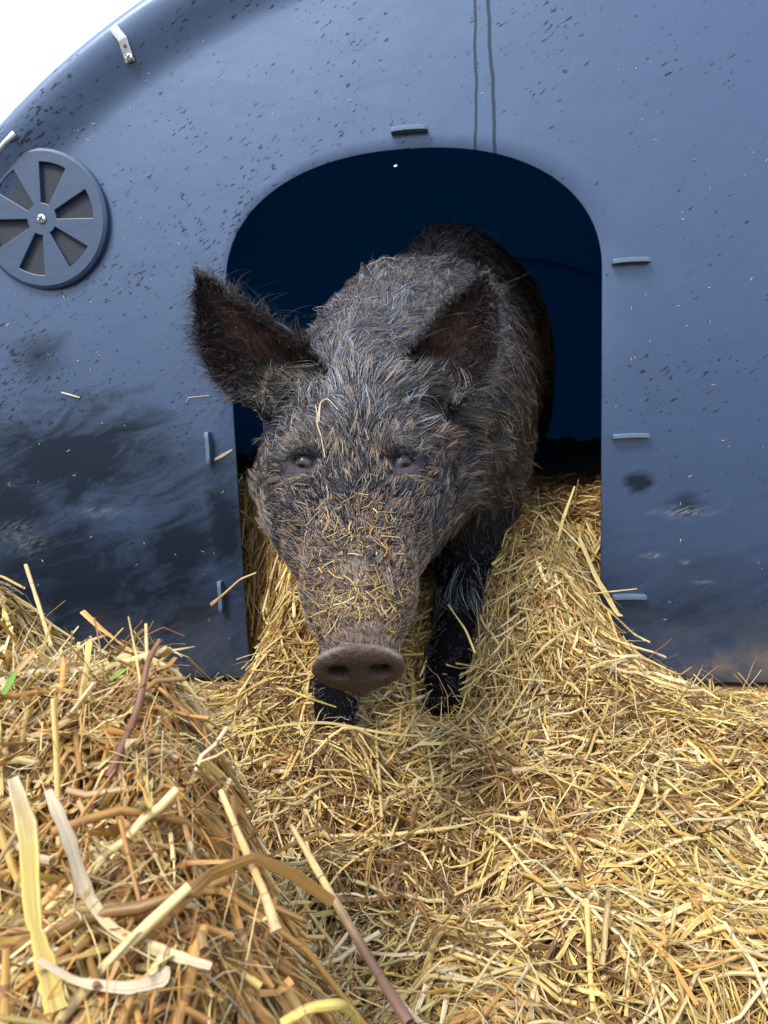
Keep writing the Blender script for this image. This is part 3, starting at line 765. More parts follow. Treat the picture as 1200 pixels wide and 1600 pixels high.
def hairs(name, n, dens, length, rad, lift, cpal, clump=0, curl=.15, K=6, sag=.15, fdir=None, mat=None, jit=.25, filt=None, cstr=.78, flatn=.0030, lv=.35, lash=False):
    p, nn = sample(n, dens)
    if filt is not None: kf = filt(p, nn); p, nn = p[kf], nn[kf]; n = len(p)
    d = flow(p, nn) if fdir is None else fdir(p, nn)
    d = norm(d+rng.normal(0, jit, (n, 3))*.6+(np.stack([vnoise(p*30+k*9) for k in range(3)], 1)-.5)*1.1)
    L = length(p)*rng.uniform(1-lv*1.2, 1+lv*.8, n); lf = lift*rng.uniform(.4, 1.6, n)
    tt = np.linspace(0, 1, K)[None, :, None]
    bend = norm(np.cross(d, nn))*rng.normal(0, curl, (n, 1))
    path = p[:, None]-nn[:, None]*.0008+L[:, None, None]*(tt*(d+nn*lf[:, None])[:, None]+tt**2*(bend-nn*(lf*.55)[:, None]+np.array([0, 0, -sag]))[:, None])
    if clump:
        nc = max(8, n//clump); ci_ = rng.choice(n, nc, replace=False)
        from mathutils.kdtree import KDTree
        kd = KDTree(nc)
        for j, c_ in enumerate(ci_): kd.insert(p[c_], j)
        kd.balance(); near = np.array([kd.find(q)[1] for q in p]); tgt = path[ci_[near]]
        wgt = (tt**1.3)*np.clip(rng.normal(cstr, .18, (n, 1, 1)), 0, .97)
        path = path*(1-wgt)+(tgt+rng.normal(0, .00035, (n, 1, 3)))*wgt
        cid = near
    else: cid = np.arange(n)
    for _ in range(2):
        dd, gg = field(path[:, 1:]); want = .0020+flatn*tt[:, 1:, 0]*rng.uniform(.3, 1.2, (n, 1))
        path[:, 1:] += gg*np.clip(want-dd, 0, .03)[..., None]
    ed_ = np.full(n, 1.) if lash else np.min([np.linalg.norm(path-(e[0]+e[3]*.004), axis=2).min(1) for e in eyes], axis=0); kf = ed_ > .0175
    path, cid, p, nn = path[kf], cid[kf], p[kf], nn[kf]; n = len(p)
    cu = bpy.data.hair_curves.new(name); cu.add_curves([K]*n)
    cu.attributes['position'].data.foreach_set('vector', path.astype(np.float32).ravel())
    r_ = rad*rng.uniform(.6, 1.3, (n, 1))*np.linspace(1, .18, K)[None]
    ra = cu.attributes.get('radius') or cu.attributes.new('radius', 'FLOAT', 'POINT'); ra.data.foreach_set('value', r_.astype(np.float32).ravel())
    pal = np.array([c for c, _ in cpal(p[:1])[0]]) if False else None
    Ct = cpal(p, cid, nn); a = cu.attributes.new('tint', 'FLOAT_COLOR', 'CURVE'); a.data.foreach_set('color', np.c_[Ct, np.ones(n)].astype(np.float32).ravel())
    o = link(name, cu, pig, [mat or M_FUR]); return o
t = NT('bristle'); a = t.n('ShaderNodeAttribute', attribute_name='tint').outputs['Color']
hi_ = t.n('ShaderNodeHairInfo').outputs['Intercept']
t.p(Base_Color=t.mix(t.ramp(hi_, [(0, .85), (.6, 0)]), a, (.006, .006, .007)), Roughness=.27)
t.b.inputs['Specular IOR Level'].default_value = .75
M_FUR = t.m
def fur_col(p, cid, nn, lo=0.0, hi=1.0):
    n = len(p); pal = np.array([[.007, .007, .009], [.016, .015, .017], [.060, .050, .042], [.25, .185, .115], [.24, .24, .27]])
    s, l, v = headco(p)
    r = (np.random.default_rng(1).random(cid.max()+1)[cid]*.85+.15*rng.random(n)); r = lo+(hi-lo)*r
    k = np.searchsorted([.40, .62, .78, .93], r); c = pal[k]*rng.uniform(.7, 1.3, (n, 1))
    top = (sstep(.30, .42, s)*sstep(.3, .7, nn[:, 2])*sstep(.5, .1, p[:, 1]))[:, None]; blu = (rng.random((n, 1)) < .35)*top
    c = c*(1-blu)+blu*np.array([.20, .22, .27])*rng.uniform(.5, 1.4, (n, 1))  # blue-silver on upward-facing hair: sky sheen painted into its colour
    low_ = (~(top[:, 0] > .25)) & (k == 4); c[low_] = np.array([.27, .20, .13])*rng.uniform(.6, 1.2, (low_.sum(), 1))
    dusty = sstep(.45, .62, fbm(p*9+2, 3))[:, None]*.45; br = r[:, None] > .60; c = np.where(br, c*(1-dusty)+dusty*np.array([.22, .17, .11])*rng.uniform(.5, 1.3, (n, 1)), c)
    lowf = (sstep(.34, .14, s)*(p[:, 1] < SN[1]+.3))[:, None]; c = np.where(br, c*(1-.6*lowf)+.6*lowf*np.array([.21, .15, .095])*rng.uniform(.4, 1.3, (n, 1)), c)
    flank = (sstep(.05, .3, p[:, 1]))[:, None]; c = np.where((rng.random((n, 1)) < .75) & (flank > .05), c*(1-flank)+flank*np.array([.17, .115, .065])*rng.uniform(.3, 1.6, (n, 1)), c)
    for E_ in (earL, earR):
        de = sstep(.085, .05, np.linalg.norm(p-E_.b, axis=1))[:, None]; c = c*(1-.65*de)
    leg = isleg(p)[:, None]; return np.where(leg, c*.0+.003, c*[.76, .70, .65])
d_face = f_head*(1-earf)*(feye > .019)*(.25+.75*sstep(.022, .036, feye))*(feye > .022)*(fsn > .050)*sstep(.02, .15, fs)
d_face = d_face*(.45+.55*sstep(.1, .3, fs))
d_body = (~f_head)*(1-earf)*(1+4*sstep(.35, -.25, FC[:, 1]))*np.where(isleg(FC), .14, 1)
under = lambda p, c, n: fur_col(p, c, n, .0, .60)*.8
over = lambda p, c, n: fur_col(p, c, n, .52, 1.0)*1.2
hairs('face_undercoat', 34000, d_face, lambda p: .013+.012*sstep(.26, .42, headco(p)[0]), .00044, .10, under, clump=6, curl=.16, jit=.2, sag=.03, flatn=.0012, cstr=.6)
hairs('face_bristles', 8500, d_face, lambda p: .019+.020*sstep(.26, .42, headco(p)[0]), .00060, .14, over, clump=5, curl=.11, jit=.14, sag=.04, flatn=.0022, cstr=.80, K=7, lv=.5)
hairs('coat_undercoat', 70000, d_body*sstep(1.2, .6, FC[:, 1]), lambda p: .020-.012*isleg(p), .00044, .13, under, clump=6, curl=.4, cstr=.55, jit=.4)
hairs('coat_bristles', 24000, d_body*sstep(1.2, .6, FC[:, 1]), lambda p: .027-.017*isleg(p), .00048, .15, over, clump=4, curl=.4, cstr=.7, jit=.35, lv=.5)
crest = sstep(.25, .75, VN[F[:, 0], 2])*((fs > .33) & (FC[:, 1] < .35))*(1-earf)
hairs('crest_bristles', 8000, crest, lambda p: .045+0*p[:, 0], .00055, .28, lambda p, c, n: np.where(rng.random((len(p), 1)) < .40, [[.20, .22, .27]], [[.010, .010, .012]])*rng.uniform(.5, 1.6, (len(p), 1)), clump=10, sag=.15, curl=.2, jit=.2)  # silver strands paint the sky's sheen along the neck
up_ = np.max([((FC-e[0])@np.array([0, 0, 1.])) for e in eyes if True], axis=0)
abv = np.any([(np.linalg.norm(FC-e[0], axis=1) < .021) & ((FC-e[0])[:, 2] > .006) for e in eyes], axis=0)
hairs('eyelashes', 420, abv*(feye > .011).astype(float), lambda p: .011+0*p[:, 0], .00026, .9, lambda p, c, n: np.full((len(p), 3), .012), jit=.3, sag=.55, flatn=.006, lash=True)
hairs('brow_bristles', 700, ((feye > .018) & (feye < .040) & (FC[:, 2] > eyes[0][0][2]+.004) & f_head)*1.0, lambda p: .026+0*p[:, 0], .00038, .45, lambda p, c, n: np.where(rng.random((len(p), 1)) < .6, [[.010, .009, .010]], [[.20, .16, .12]])*rng.uniform(.6, 1.4, (len(p), 1)), jit=.5, sag=.2, flatn=.008)
ear_col = lambda p, c, n: np.where(rng.random((len(p), 1)) < .78, [[.006, .007, .011]], [[.06, .045, .04]])*rng.uniform(.6, 1.5, (len(p), 1))
hairs('ear_fringe', 2000, ear_edge, lambda p: .030+0*p[:, 0], .00028, .22, ear_col, curl=.35, jit=.25, cstr=.5, clump=4)
hairs('ear_wisps', 420, ear_edge, lambda p: .050+0*p[:, 0], .00024, .30, ear_col, curl=.5, jit=.45, sag=.2, lv=.5)
hairs('ear_down', 3600, earin, lambda p: .017+0*p[:, 0], .00026, .15, lambda p, c, n: np.where(rng.random((len(p), 1)) < .75, [[.004, .005, .009]], [[.12, .05, .028]])*rng.uniform(.5, 1.4, (len(p), 1)), jit=.3, clump=5)
hairs('ear_coat', 8000, earf-earin, lambda p: .013+0*p[:, 0], .0004, .15, ear_col, clump=5)
hairs('snout_hair', 6500, (fs < .20)*(fv < .10)*f_head*(((FC-SN)@sn_n) < -.007), lambda p: .009+0*p[:, 0], .00030, .22, lambda p, c, n: np.where(rng.random((len(p), 1)) < .5, [[.02, .017, .016]], [[.26, .16, .085]])*rng.uniform(.5, 1.4, (len(p), 1)), jit=.4, clump=4)
print('hair', time.time()-T0)

# ------------------------------------------------------------------ straw
PAL = np.array([[.66, .51, .20], [.72, .61, .33], [.60, .42, .14], [.68, .61, .44], [.47, .27, .085], [.32, .175, .06], [.50, .36, .20]])
def straw_colors(n, wts, r=rng):
    wts = np.array(wts, float); k = r.choice(len(PAL), n, p=wts/wts.sum())
    return PAL[k]*[1.12, 1.05, .87]*r.uniform(.72, 1.18, (n, 1))*(1+r.normal(0, .02, (n, 3)))
def straw_mesh(name, cen, az, L, W, flat, tint, K=7, ring=5, off=None, tilt=None, follow=.8, kink=.5, curl=.4, free=None, axis_pts=None):
    """tubes and flattened blades; cen (n,2) on the surface, or axis_pts (n,K,3)"""
    n = len(L); tt = np.linspace(-.5, .5, K)
    if axis_pts is None:
        ang = az[:, None]+np.cumsum(rng.normal(0, 1, (n, K))*(curl/K*np.where(flat < .5, 1.6, .5))[:, None], 1)
        kk = rng.integers(1, K-1, n); kv = np.where(rng.random(n) < kink*np.where(flat < .5, 1.3, .35), rng.normal(0, .9, n), 0)
        ang = ang+np.where(np.arange(K)[None] >= kk[:, None], kv[:, None], 0)
        ca, sa = np.cos(ang), np.sin(ang); stp = (L/(K-1))[:, None]
        x = np.cumsum(ca*stp, 1); y = np.cumsum(sa*stp, 1); x -= x.mean(1, keepdims=True); y -= y.mean(1, keepdims=True)
        x += cen[:, :1]; y += cen[:, 1:]
        hz = H(x, y); hm = H(cen[:, 0], cen[:, 1])[:, None]
        z = hz*follow+hm*(1-follow)+off[:, None]+tilt[:, None]*(tt[None]*L[:, None])+rng.normal(0, .0015, (n, K))
        z += np.where(np.arange(K)[None] > kk[:, None], (np.arange(K)[None]-kk[:, None])*(kv*.12*L/K)[:, None], 0)
        z = np.maximum(z, hz-.006)
        A = np.stack([x, y, z], 2)
    else: A = axis_pts
    # reject what would cross the wall or the pig
    yy = A[..., 1]; xx = A[..., 0]; zz = A[..., 2]
    cross = (np.abs(yy) < .012) & ((np.abs(xx-DX) > DW-.006))
    sgn = (yy.min(1) < 0) & (yy.max(1) > 0) & (np.abs(xx-DX).max(1) > DW-.006)
    behind = (yy.min(1) > -.004) & (np.abs(xx-HX).max(1) > HA*.97)
    bad = cross.any(1) | sgn | behind | (np.linalg.norm(A-CAM, axis=2).min(1) < .14)
    sub = A[~bad]; ds = sdf(sub[:, ::2], [q for q in PR if not isinstance(q, Ear)]); ok = ds.min(1) > -.004
    sel = np.where(~bad)[0][ok]; A = A[sel]; n = len(sel); W_ = W[sel]; fl = flat[sel]; T = tint[sel]; Ls = L[sel]
    D = np.gradient(A, axis=1); D = norm(D+1e-9)
    up = norm(np.array([0, 0, 1.0])+rng.normal(0, .45, (n, 1, 3))); S = norm(np.cross(D, np.broadcast_to(up, D.shape))+1e-9); U = np.cross(S, D)
    tw = (rng.normal(0, 1.6, (n, 1))*np.linspace(-.5, .5, A.shape[1])[None]+np.cumsum(rng.normal(0, .35, (n, A.shape[1])), 1))*(fl < .5)[:, None]
    S2 = S*np.cos(tw)[..., None]+U*np.sin(tw)[..., None]; U2 = -S*np.sin(tw)[..., None]+U*np.cos(tw)[..., None]
    Kk = A.shape[1]
    prof = np.ones((n, Kk)); tap = rng.random(n) < .55
    prof[tap, -1] = .15; prof[tap, -2] = .7; bl = fl < .5
    prof *= 1+rng.normal(0, .04, (n, Kk)); prof[bl] *= 1+rng.normal(0, .20, (bl.sum(), Kk)); fl = fl*1.0
    an = np.arange(ring)*2*np.pi/ring
    hw = (W_/2)[:, None]*prof
    R = A[:, :, None]+S2[:, :, None]*(np.cos(an)[None, None]*hw[..., None])[..., None]+U2[:, :, None]*(np.sin(an)[None, None]*(hw*fl[:, None])[..., None])[..., None]
    Vv = R.reshape(-1, 3)
    base = (np.arange(n)*Kk*ring)[:, None, None]; i_ = (np.arange(Kk-1)*ring)[None, :, None]; j = np.arange(ring)[None, None]; j2 = (j+1) % ring
    Fq = np.stack([base+i_+j, base+i_+j2, base+i_+ring+j2, base+i_+ring+j], -1).reshape(-1, 4)
    me = np_mesh(name, Vv, Fq)
    me.polygons.foreach_set('use_smooth', np.repeat(fl > .5, (Kk-1)*ring))
    col_attr(me, 'tint', np.repeat(np.clip(T, .01, .85), Kk*ring, 0))
    uv = np.zeros((n, Kk, ring, 3)); uv[..., 0] = np.arange(ring)[None, None]/ring*(1+0*base[..., 0:1]); uv[..., 1] = np.linspace(0, 1, Kk)[None, :, None]*Ls[:, None, None]; uv[..., 2] = rng.uniform(0, 900, n)[:, None, None]
    uv[..., 0] *= (2+W_*600)[:, None, None]*.5
    vec_attr(me, 'suv', uv.reshape(-1, 3)); me.materials.append(M_STRAW)
    return me, A
def pick(n, amin, amax, bmin, bmax, pw=1.0):
    """points in camera ground coordinates, denser towards the camera"""
    a = rng.uniform(-1, 1, n*3); b = bmin+(bmax-bmin)*rng.random(n*3)**pw
    half = .62*b+.12; a = a*half
    x = CAM[0]+a*rh[0]+b*fh[0]; y = CAM[1]+a*rh[1]+b*fh[1]
    return np.stack([x, y], 1)[:n], a[:n], b[:n]
def in_heap(c):
    a, b = ab(c[:, 0], c[:, 1]); edge = -.015-.42*np.clip(b-.33, 0, 9)+.12*np.clip(.33-b, 0, 1)
    return (edge-a > -.06) & (b < .72)
# 1. the broad straw bed, everything but the near heap
def bed(n, Lr, Wr, offr, tilts, wts, K, ring, pw=.8, bmin=.35, bmax=2.0, kink=.4, flatp=.6, extra=None, fol=.8):
    c, a, b = pick(n, 0, 0, bmin, bmax, pw); k = ~in_heap(c); c = c[k]; n = len(c)
    L = rng.uniform(*Lr, n)*rng.uniform(.6, 1, n); W = rng.uniform(*Wr, n)
    flat = np.where(rng.random(n) < flatp, rng.uniform(.12, .3, n), rng.uniform(.7, .95, n))
    T = straw_colors(n, wts)
    # trodden, damp, browner strip where the pig walks
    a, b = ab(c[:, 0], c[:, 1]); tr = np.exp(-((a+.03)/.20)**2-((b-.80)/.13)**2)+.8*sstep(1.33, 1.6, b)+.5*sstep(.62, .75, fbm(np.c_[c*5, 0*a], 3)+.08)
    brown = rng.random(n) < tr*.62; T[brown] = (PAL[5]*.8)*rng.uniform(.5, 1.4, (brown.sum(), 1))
    return straw_mesh('straw', c, rng.uniform(0, 2*np.pi, n), L, W, flat, T, K, ring, rng.uniform(*offr, n), rng.normal(0, tilts, n), fol, kink)
def stuffobj(name, me, label, cat): return tag(link(name, me), label, cat, kind='stuff')
me, _ = bed(90000, (.012, .055), (.0006, .0018), (-.008, .010), .30, [3, 2, 3, 1.2, 3, 2.5, 2], 4, 3)
stuffobj('chaff', me, 'fine short chopped chaff lying between the stalks of the straw bed', 'chaff')
me, _ = bed(25000, (.05, .18), (.0016, .0042), (-.006, .014), .16, [5, 3.5, 3, 1.5, 1.6, .6, 1.5], 7, 4)
stuffobj('straw_bed', me, 'loose golden straw spread over the ground and up into the doorway of the hut', 'straw')
me, _ = bed(9000, (.04, .13), (.0009, .0024), (.000, .030), .45, [3, 4, 1.5, 5, .8, .5, 1], 7, 3, kink=.5, fol=.6)
stuffobj('loose_strands', me, 'thin pale strands tangled loosely on the surface of the straw bed', 'straw')
me, _ = bed(3800, (.08, .26), (.0028, .0060), (.006, .022), .12, [4, 5, 1.5, 2, .5, .1, .6], 8, 5, kink=.55, fol=.6)
stuffobj('long_straw', me, 'long pale flattened stalks lying on top of the straw bed', 'straw')
# 2. the near heap
def heapset(n, Lr, Wr, offr, tilts, wts, K, ring, flatp=.5, kink=.4, fol=.6):
    a = rng.uniform(-.62, .05, n*3); b = rng.uniform(.12, .74, n*3)
    x = CAM[0]+a*rh[0]+b*fh[0]; y = CAM[1]+a*rh[1]+b*fh[1]; c = np.stack([x, y], 1); k = in_heap(c) & (np.abs(a) < .62*b+.15); c = c[k][:n]; n = len(c)
    L = rng.uniform(*Lr, n)*rng.uniform(.6, 1, n); W = rng.uniform(*Wr, n); flat = np.where(rng.random(n) < flatp, rng.uniform(.12, .3, n), rng.uniform(.7, .95, n))
    T = straw_colors(n, wts); a, b = ab(c[:, 0], c[:, 1])
    steep = np.exp(-((a+.12-.3*(.45-b))/.10)**2)*sstep(.55, .40, b)
    br = rng.random(n) < steep*.6; T[br] = np.array([.46, .24, .065])*rng.uniform(.5, 1.4, (br.sum(), 1))
    return straw_mesh('straw', c, rng.uniform(0, 2*np.pi, n), L, W, flat, T, K, ring, rng.uniform(*offr, n), rng.normal(0, tilts, n), fol, kink)
me, _ = heapset(40000, (.015, .07), (.0006, .0022), (-.010, .014), .4, [2, 2, 3, 2, 4, 3, 3], 4, 3)
stuffobj('heap_chaff', me, 'fine broken bits of straw filling the near heap', 'chaff')
me, _ = heapset(12000, (.035, .12), (.0018, .0044), (-.010, .022), .42, [3, 3, 3, 2.5, 3.5, 1.5, 2], 7, 6, kink=.35)
stuffobj('straw_heap', me, 'coarse brown and pale straw heaped up close in the left foreground', 'straw')
me, _ = heapset(9000, (.03, .11), (.0006, .0015), (-.004, .030), .5, [3, 4, 1.5, 6, 1.5, .5, 1], 7, 3, kink=.6)
stuffobj('heap_strands', me, 'thin pale curling fibres tangled over the near heap', 'straw')
me, _ = heapset(420, (.08, .20), (.0034, .0060), (.004, .030), .38, [3, 5, 1.5, 5, 1.5, .2, 1], 9, 8, flatp=.55, kink=.5)
stuffobj('coarse_straw', me, 'broad pale stalks and leaves lying loose over the top of the near heap', 'straw')
print('straw', time.time()-T0)

# 3. stalks one can point to
def stalk(name, pts, width, flat, col, label, cat='straw stalk', group=None, K=24):
    pts = np.array(pts, float); n = len(pts); t_ = np.linspace(0, n-1, K); A = np.stack([np.interp(t_, np.arange(n), pts[:, k]) for k in range(3)], 1)
    for _ in range(2): A[1:-1] = .5*A[1:-1]+.25*(A[:-2]+A[2:])
    D = norm(np.gradient(A, axis=0)); vw = norm(CAM-A); S = norm(np.cross(D, vw+.3*np.array([0, 0, 1.]))); U = np.cross(S, D); ring = 10
    ws = np.array(width, float); w_ = np.interp(np.linspace(0, 1, K), np.linspace(0, 1, len(ws)), ws)*(1+.06*np.sin(np.linspace(0, 19, K))+rng.normal(0, .10 if flat < .3 else .03, K))
    an = np.arange(ring)*2*np.pi/ring
    R = A[:, None]+S[:, None]*(np.cos(an)[None]*w_[:, None]/2)[..., None]+U[:, None]*(np.sin(an)[None]*w_[:, None]/2*flat+np.cos(2*an)[None]*w_[:, None]*.08*(flat < .5))[..., None]
    i_ = (np.arange(K-1)*ring)[:, None]; j = np.arange(ring)[None]; j2 = (j+1) % ring
    Fq = np.stack([i_+j, i_+j2, i_+ring+j2, i_+ring+j], -1).reshape(-1, 4)
    me = np_mesh(name, R.reshape(-1, 3), Fq)
    c = np.array(col, float); c = c[None] if c.ndim == 1 else c
    cc = np.stack([np.interp(np.linspace(0, 1, K), np.linspace(0, 1, len(c)), c[:, k]) if len(c) > 1 else np.full(K, c[0, k]) for k in range(3)], 1)
    col_attr(me, 'tint', np.repeat(cc, ring, 0))
    uv = np.zeros((K, ring, 3)); uv[..., 0] = np.minimum(np.arange(ring), ring-np.arange(ring))[None]*.35; uv[..., 1] = np.linspace(0, .05 if flat < .3 else .25, K)[:, None]; uv[..., 2] = float(len(bpy.data.objects)*3)
    vec_attr(me, 'suv', uv.reshape(-1, 3)); o = link(name, me, mats=[M_STRAW]); return tag(o, label, cat, group)
G = 'stray stalks that stand out of the straw'
Yl, Pl, Wh, Br, Dk = (.66, .52, .14), (.66, .50, .22), (.58, .47, .31), (.42, .20, .06), (.13, .075, .05)
stalk('straw_leaf', [P(20, 1215, .31), P(45, 1300, .30), P(50, 1430, .29), P(75, 1520, .285), P(88, 1580, .28)], [.004, .0075, .0065, .005, .008, .009], .15, [Wh, Yl, Yl, Yl], 'broad yellow straw leaf hanging down the near heap at far left', group=G)
stalk('straw_leaf', [P(75, 1235, .33), P(108, 1310, .32), P(130, 1390, .315), P(175, 1455, .31), P(260, 1490, .30), P(330, 1510, .295)], [.003, .006, .006, .004, .0055, .003], .2, [Wh, Wh, Pl, Wh], 'whitish curling straw leaf crossing the near heap from upper left to lower middle', group=G)
stalk('straw_leaf', [P(60, 1500, .28), P(120, 1535, .28), P(200, 1545, .28), P(255, 1530, .285), P(262, 1510, .29)], [.002, .003, .0045, .006, .002], .15, [Wh, Wh], 'curled whitish straw leaf with a hooked end at the bottom of the near heap', group=G)
stalk('straw_stalk', [P(440, 1600, .31), P(480, 1575, .31), P(535, 1568, .32), P(556, 1590, .33), P(560, 1640, .34)], [.004, .0045, .0045, .004], .5, [Yl, Yl], 'yellow stalk bent over in a hoop at the bottom edge beside the near heap', group=G)
stalk('dry_twig', [P(640, 1600, .33), P(590, 1520, .36), P(530, 1420, .40), P(490, 1350, .43), P(455, 1290, .47)], [.0055, .005, .0045, .003], .8, [(.20, .12, .09), Dk, Pl, Pl], 'dark brown weathered stem slanting down the right edge of the near heap', 'twig')
stalk('dry_twig', [P(170, 1215, .40), P(215, 1110, .43), P(232, 1030, .45), P(250, 1000, .46)], [.0045, .004, .003], .8, [(.16, .07, .04), (.24, .11, .05)], 'reddish brown stem poking up at the crest of the near heap', 'twig')
stalk('straw_stalk', [P(345, 1235, .38), P(380, 1320, .36), P(415, 1400, .34), P(432, 1455, .33)], [.003, .0036, .004, .0055], .7, [Pl, (.60, .36, .14), (.66, .46, .22)], 'round tan stalk with a dark joint lying down the middle of the near heap', group=G)
stalk('straw_stalk', [P(228, 975, .50), P(230, 1040, .48)], [.002, .003], .8, [Pl, Pl], 'short thin stalk end standing straight up from the near heap crest', group=G)
stalk('straw_stalk', [P(40, 882, .80), P(62, 950, .78), P(80, 1010, .74)], [.004, .0045], .7, [Pl, Pl], 'pale stalk standing against the dark wall at the left end of the heap', group=G)
stalk('straw_stalk', [P(835, 955, 1.30), P(862, 880, 1.32), P(880, 810, 1.33), P(898, 760, 1.34)], [.004, .006, .006, .003], .4, [Pl, Yl, Pl], 'tall yellow stalk standing up in the right side of the doorway', group=G)
stalk('straw_leaf', [P(905, 840, 1.325), P(930, 900, 1.31), P(965, 960, 1.29), P(973, 962, 1.29)], [.006, .009, .008, .002], .2, [Pl, Yl], 'stiff pale straw leaf slanting across the foot of the right door jamb', group=G)
stalk('straw_stalk', [P(870, 932, 1.31), P(930, 927, 1.29), P(995, 920, 1.28)], [.003, .003, .002], .6, [Pl, Yl], 'thin straight stalk lying across the lowest tab by the right door jamb', group=G)
stalk('straw_stalk', [P(700, 945, 1.02), P(728, 985, .98), P(742, 1020, .95)], [.002, .003, .003], .6, [Pl, Yl], 'thin stalk hanging beside the right foreleg', group=G)
stalk('straw_stalk', [P(330, 945, 1.28), P(350, 928, 1.27), P(375, 905, 1.27), P(400, 895, 1.27)], [.007, .004, .003, .003], .5, [(.45, .28, .10), Pl], 'curved stalk with a brown split end sticking out past the left jamb', group=G)
stalk('straw_stalk', [P(375, 1150, .86), P(440, 1133, .88), P(510, 1128, .90), P(600, 1146, .92), P(655, 1150, .92)], [.003, .0035, .003], .4, [Yl, Pl, Yl], 'long pale stalk lying just in front of the hooves', group=G)
stalk('straw_stalk', [P(445, 1075, .70), P(480, 1090, .70), P(525, 1105, .72)], [.0015, .0025, .0015], .6, [Yl, Yl], 'thin yellow stalk caught under the nose', group=G)

# ------------------------------------------------------------------ straw on the pig and hut
def flecks(name, pts, nrm, L, W, T, label, cat, lift=.0015):
    n = len(pts); K = 4; r = norm(rng.normal(0, 1, (n, 3))); d = norm(r-nrm*(r*nrm).sum(1, keepdims=True)); s = np.cross(nrm, d)
    tt = np.linspace(-.5, .5, K); cv = rng.normal(0, .22, n)
    A = pts[:, None]+nrm[:, None]*(lift+.0*tt[None, :, None])+d[:, None]*(tt[None]*L[:, None])[..., None]+s[:, None]*((tt**2)[None]*(cv*L)[:, None])[..., None]+nrm[:, None]*(rng.uniform(0, .12, n)[:, None]*(tt[None]+.5)*L[:, None])[..., None]
    D = norm(np.gradient(A, axis=1)); S = norm(np.cross(D, np.broadcast_to(nrm[:, None], D.shape))); U = np.cross(S, D); ring = 4; an = np.arange(ring)*np.pi/2
    R = A[:, :, None]+S[:, :, None]*(np.cos(an)[None, None]*(W/2)[:, None, None])[..., None]+U[:, :, None]*(np.sin(an)[None, None]*(W*.18)[:, None, None])[..., None]
    base = (np.arange(n)*K*ring)[:, None, None]; i_ = (np.arange(K-1)*ring)[None, :, None]; j = np.arange(ring)[None, None]; j2 = (j+1) % ring
    Fq = np.stack([base+i_+j, base+i_+j2, base+i_+ring+j2, base+i_+ring+j], -1).reshape(-1, 4)
    me = np_mesh(name, R.reshape(-1, 3), Fq, False); col_attr(me, 'tint', np.repeat(T, K*ring, 0))
    uv = np.zeros((n*K*ring, 3)); uv[:, 2] = np.repeat(rng.uniform(0, 99, n), K*ring); vec_attr(me, 'suv', uv)
    return tag(link(name, me, mats=[M_STRAW]), label, cat, kind='stuff')
dn = (1+2.5*np.exp(-((fs-.045)/.025)**2))*f_head*(1-earf)*sstep(.24, .12, fs)*(fsn > .045)*np.exp(-(fl/.040)**2)*(fv < .05)*(fs > -.01)
p1, n1_ = sample(460, dn)
dn2 = (f_head*(fs > .05)*(fv < .14)*(1-earf)*(feye > .03)+2.2*(~f_head)*sstep(-.2, .4, FC[:, 1])*(FC[:, 1] < 1.0))*(VN[F[:, 0], 2] > -.3)
p2, n2_ = sample(1200, dn2.astype(float))
pts = np.r_[p1, p2]; nn = np.r_[n1_, n2_]; n = len(pts)
Lf = np.r_[.004+.022*rng.random(len(p1))**2.2, rng.uniform(.003, .012, len(p2))]; Wf = np.r_[rng.uniform(.0007, .0022, len(p1)), rng.uniform(.0007, .0014, len(p2))]
flecks('straw_flecks', pts, nn, Lf, Wf, straw_colors(n, [3, 3, 3, 2, 3, 3, 3])*rng.uniform(.35, .85, (n, 1)), 'chopped straw and chaff stuck on the snout, face and back of the pig', 'straw flecks', .0035)
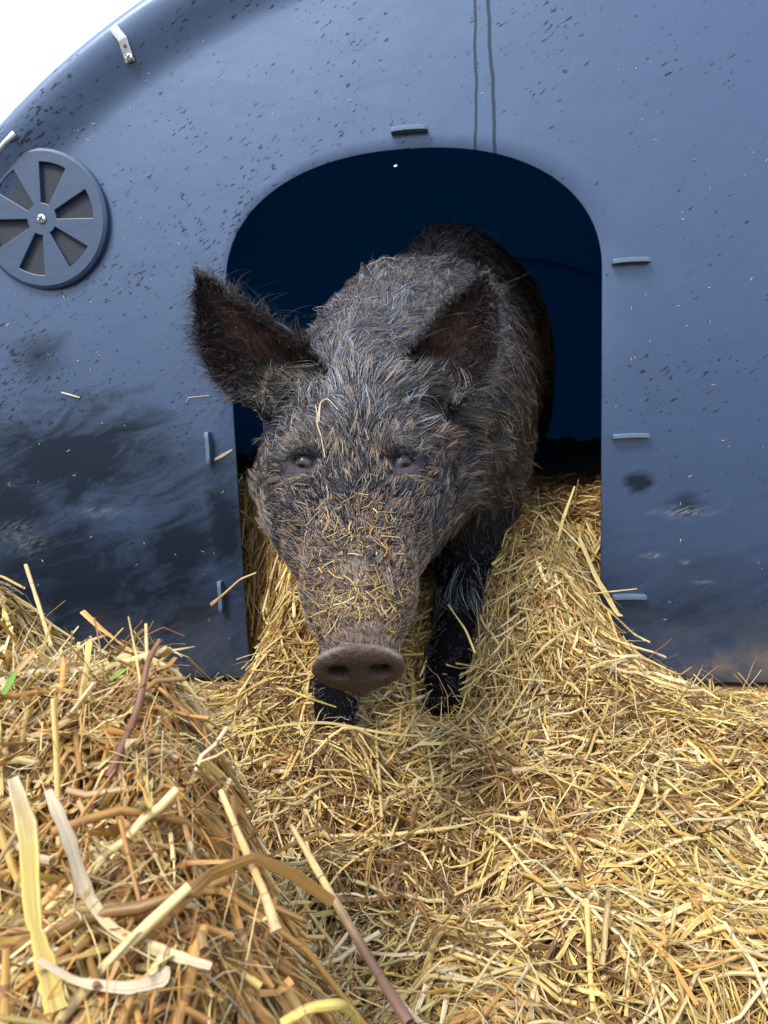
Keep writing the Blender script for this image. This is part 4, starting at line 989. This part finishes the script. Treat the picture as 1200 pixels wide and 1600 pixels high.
# on the wall
n = 190; px = rng.uniform(0, 1200, n); py = rng.uniform(60, 1000, n); q = np.array([onrim(a, b) for a, b in zip(px, py)])
k = (np.abs(q[:, 0]-DX) > DW+.02) | (q[:, 2] > DT+.05); q = q[k & (np.abs((q[:, 0]-HX)/(HA-.1))**2+np.abs(q[:, 2]/(HB-.1))**2 < 1)]; n = len(q)
flecks('wall_flecks', q, np.tile([[0, -1., 0]], (n, 1)), rng.uniform(.002, .007, n), rng.uniform(.0006, .0012, n), straw_colors(n, [1, 2, 0, 4, 0, 0, 1]), 'tiny pale specks of straw stuck to the wet front wall of the hut', 'straw flecks', .001)
def onpig(px, py, up=.006):
    p, _ = march(px, py, [q for q in PR if not isinstance(q, Ear)]); return p+norm(CAM-p)*up
stalk('curly_straw', [onpig(a, b, .012) for a, b in ((493, 632), (498, 665), (500, 628), (512, 622), (528, 640))], [.0012, .0018, .0018, .001], .5, [Wh, Wh], 'thin curly pale straw caught on the forehead between the eyes and ears')
stalk('curly_straw', [onpig(a, b, .012) for a, b in ((500, 632), (494, 660), (502, 682), (505, 700), (508, 714))], [.0014, .0014, .001], .5, [Wh, Wh], 'thin pale straw hanging down beside the left eye')
stalk('curly_straw', [P(576, 414, 1.33), P(592, 406, 1.34), P(604, 402, 1.35), P(626, 406, 1.36)], [.0012, .0020, .0012], .5, [Wh, Wh], 'thin bent pale straw sticking up on the neck against the dark doorway')
stalk('straw_bit', [onwall(97, 613)+[0, -.003, 0], onwall(126, 621)+[0, -.004, 0]], [.0025, .003, .002], .4, [Wh, Pl], 'straight pale bit of straw stuck on the wall low left of the vent')
stalk('straw_bit', [onwall(291, 630)+[0, -.002, 0], onwall(297, 621)+[0, -.006, 0], onwall(328, 618)+[0, -.004, 0]], [.0012, .0016, .0012], .5, [Wh, Wh], 'bent whitish bit of straw stuck on the wall under the ear')
stalk('straw_bit', [onwall(337, 718)+[0, -.006, 0], onwall(350, 712)+[0, -.014, 0], onwall(366, 702)+[0, -.012, 0]], [.004, .006, .003], .3, [(.42, .33, .22), (.45, .33, .2)], 'crumpled brown straw leaf caught beside the tab on the left jamb')
stalk('grass_blade', [P(5, 1085, .44), P(18, 1062, .45), P(26, 1045, .46)], [.003, .004, .001], .2, [(.16, .34, .04), (.22, .42, .06)], 'short fresh green grass blade at the left end of the near heap', 'grass blade')
stalk('grass_blade', [P(172, 1062, .48), P(187, 1051, .48), P(199, 1044, .48)], [.002, .0035, .001], .2, [(.25, .40, .06), (.3, .45, .08)], 'short green grass blade lying on the crest of the near heap', 'grass blade')
print('done', time.time()-T0)
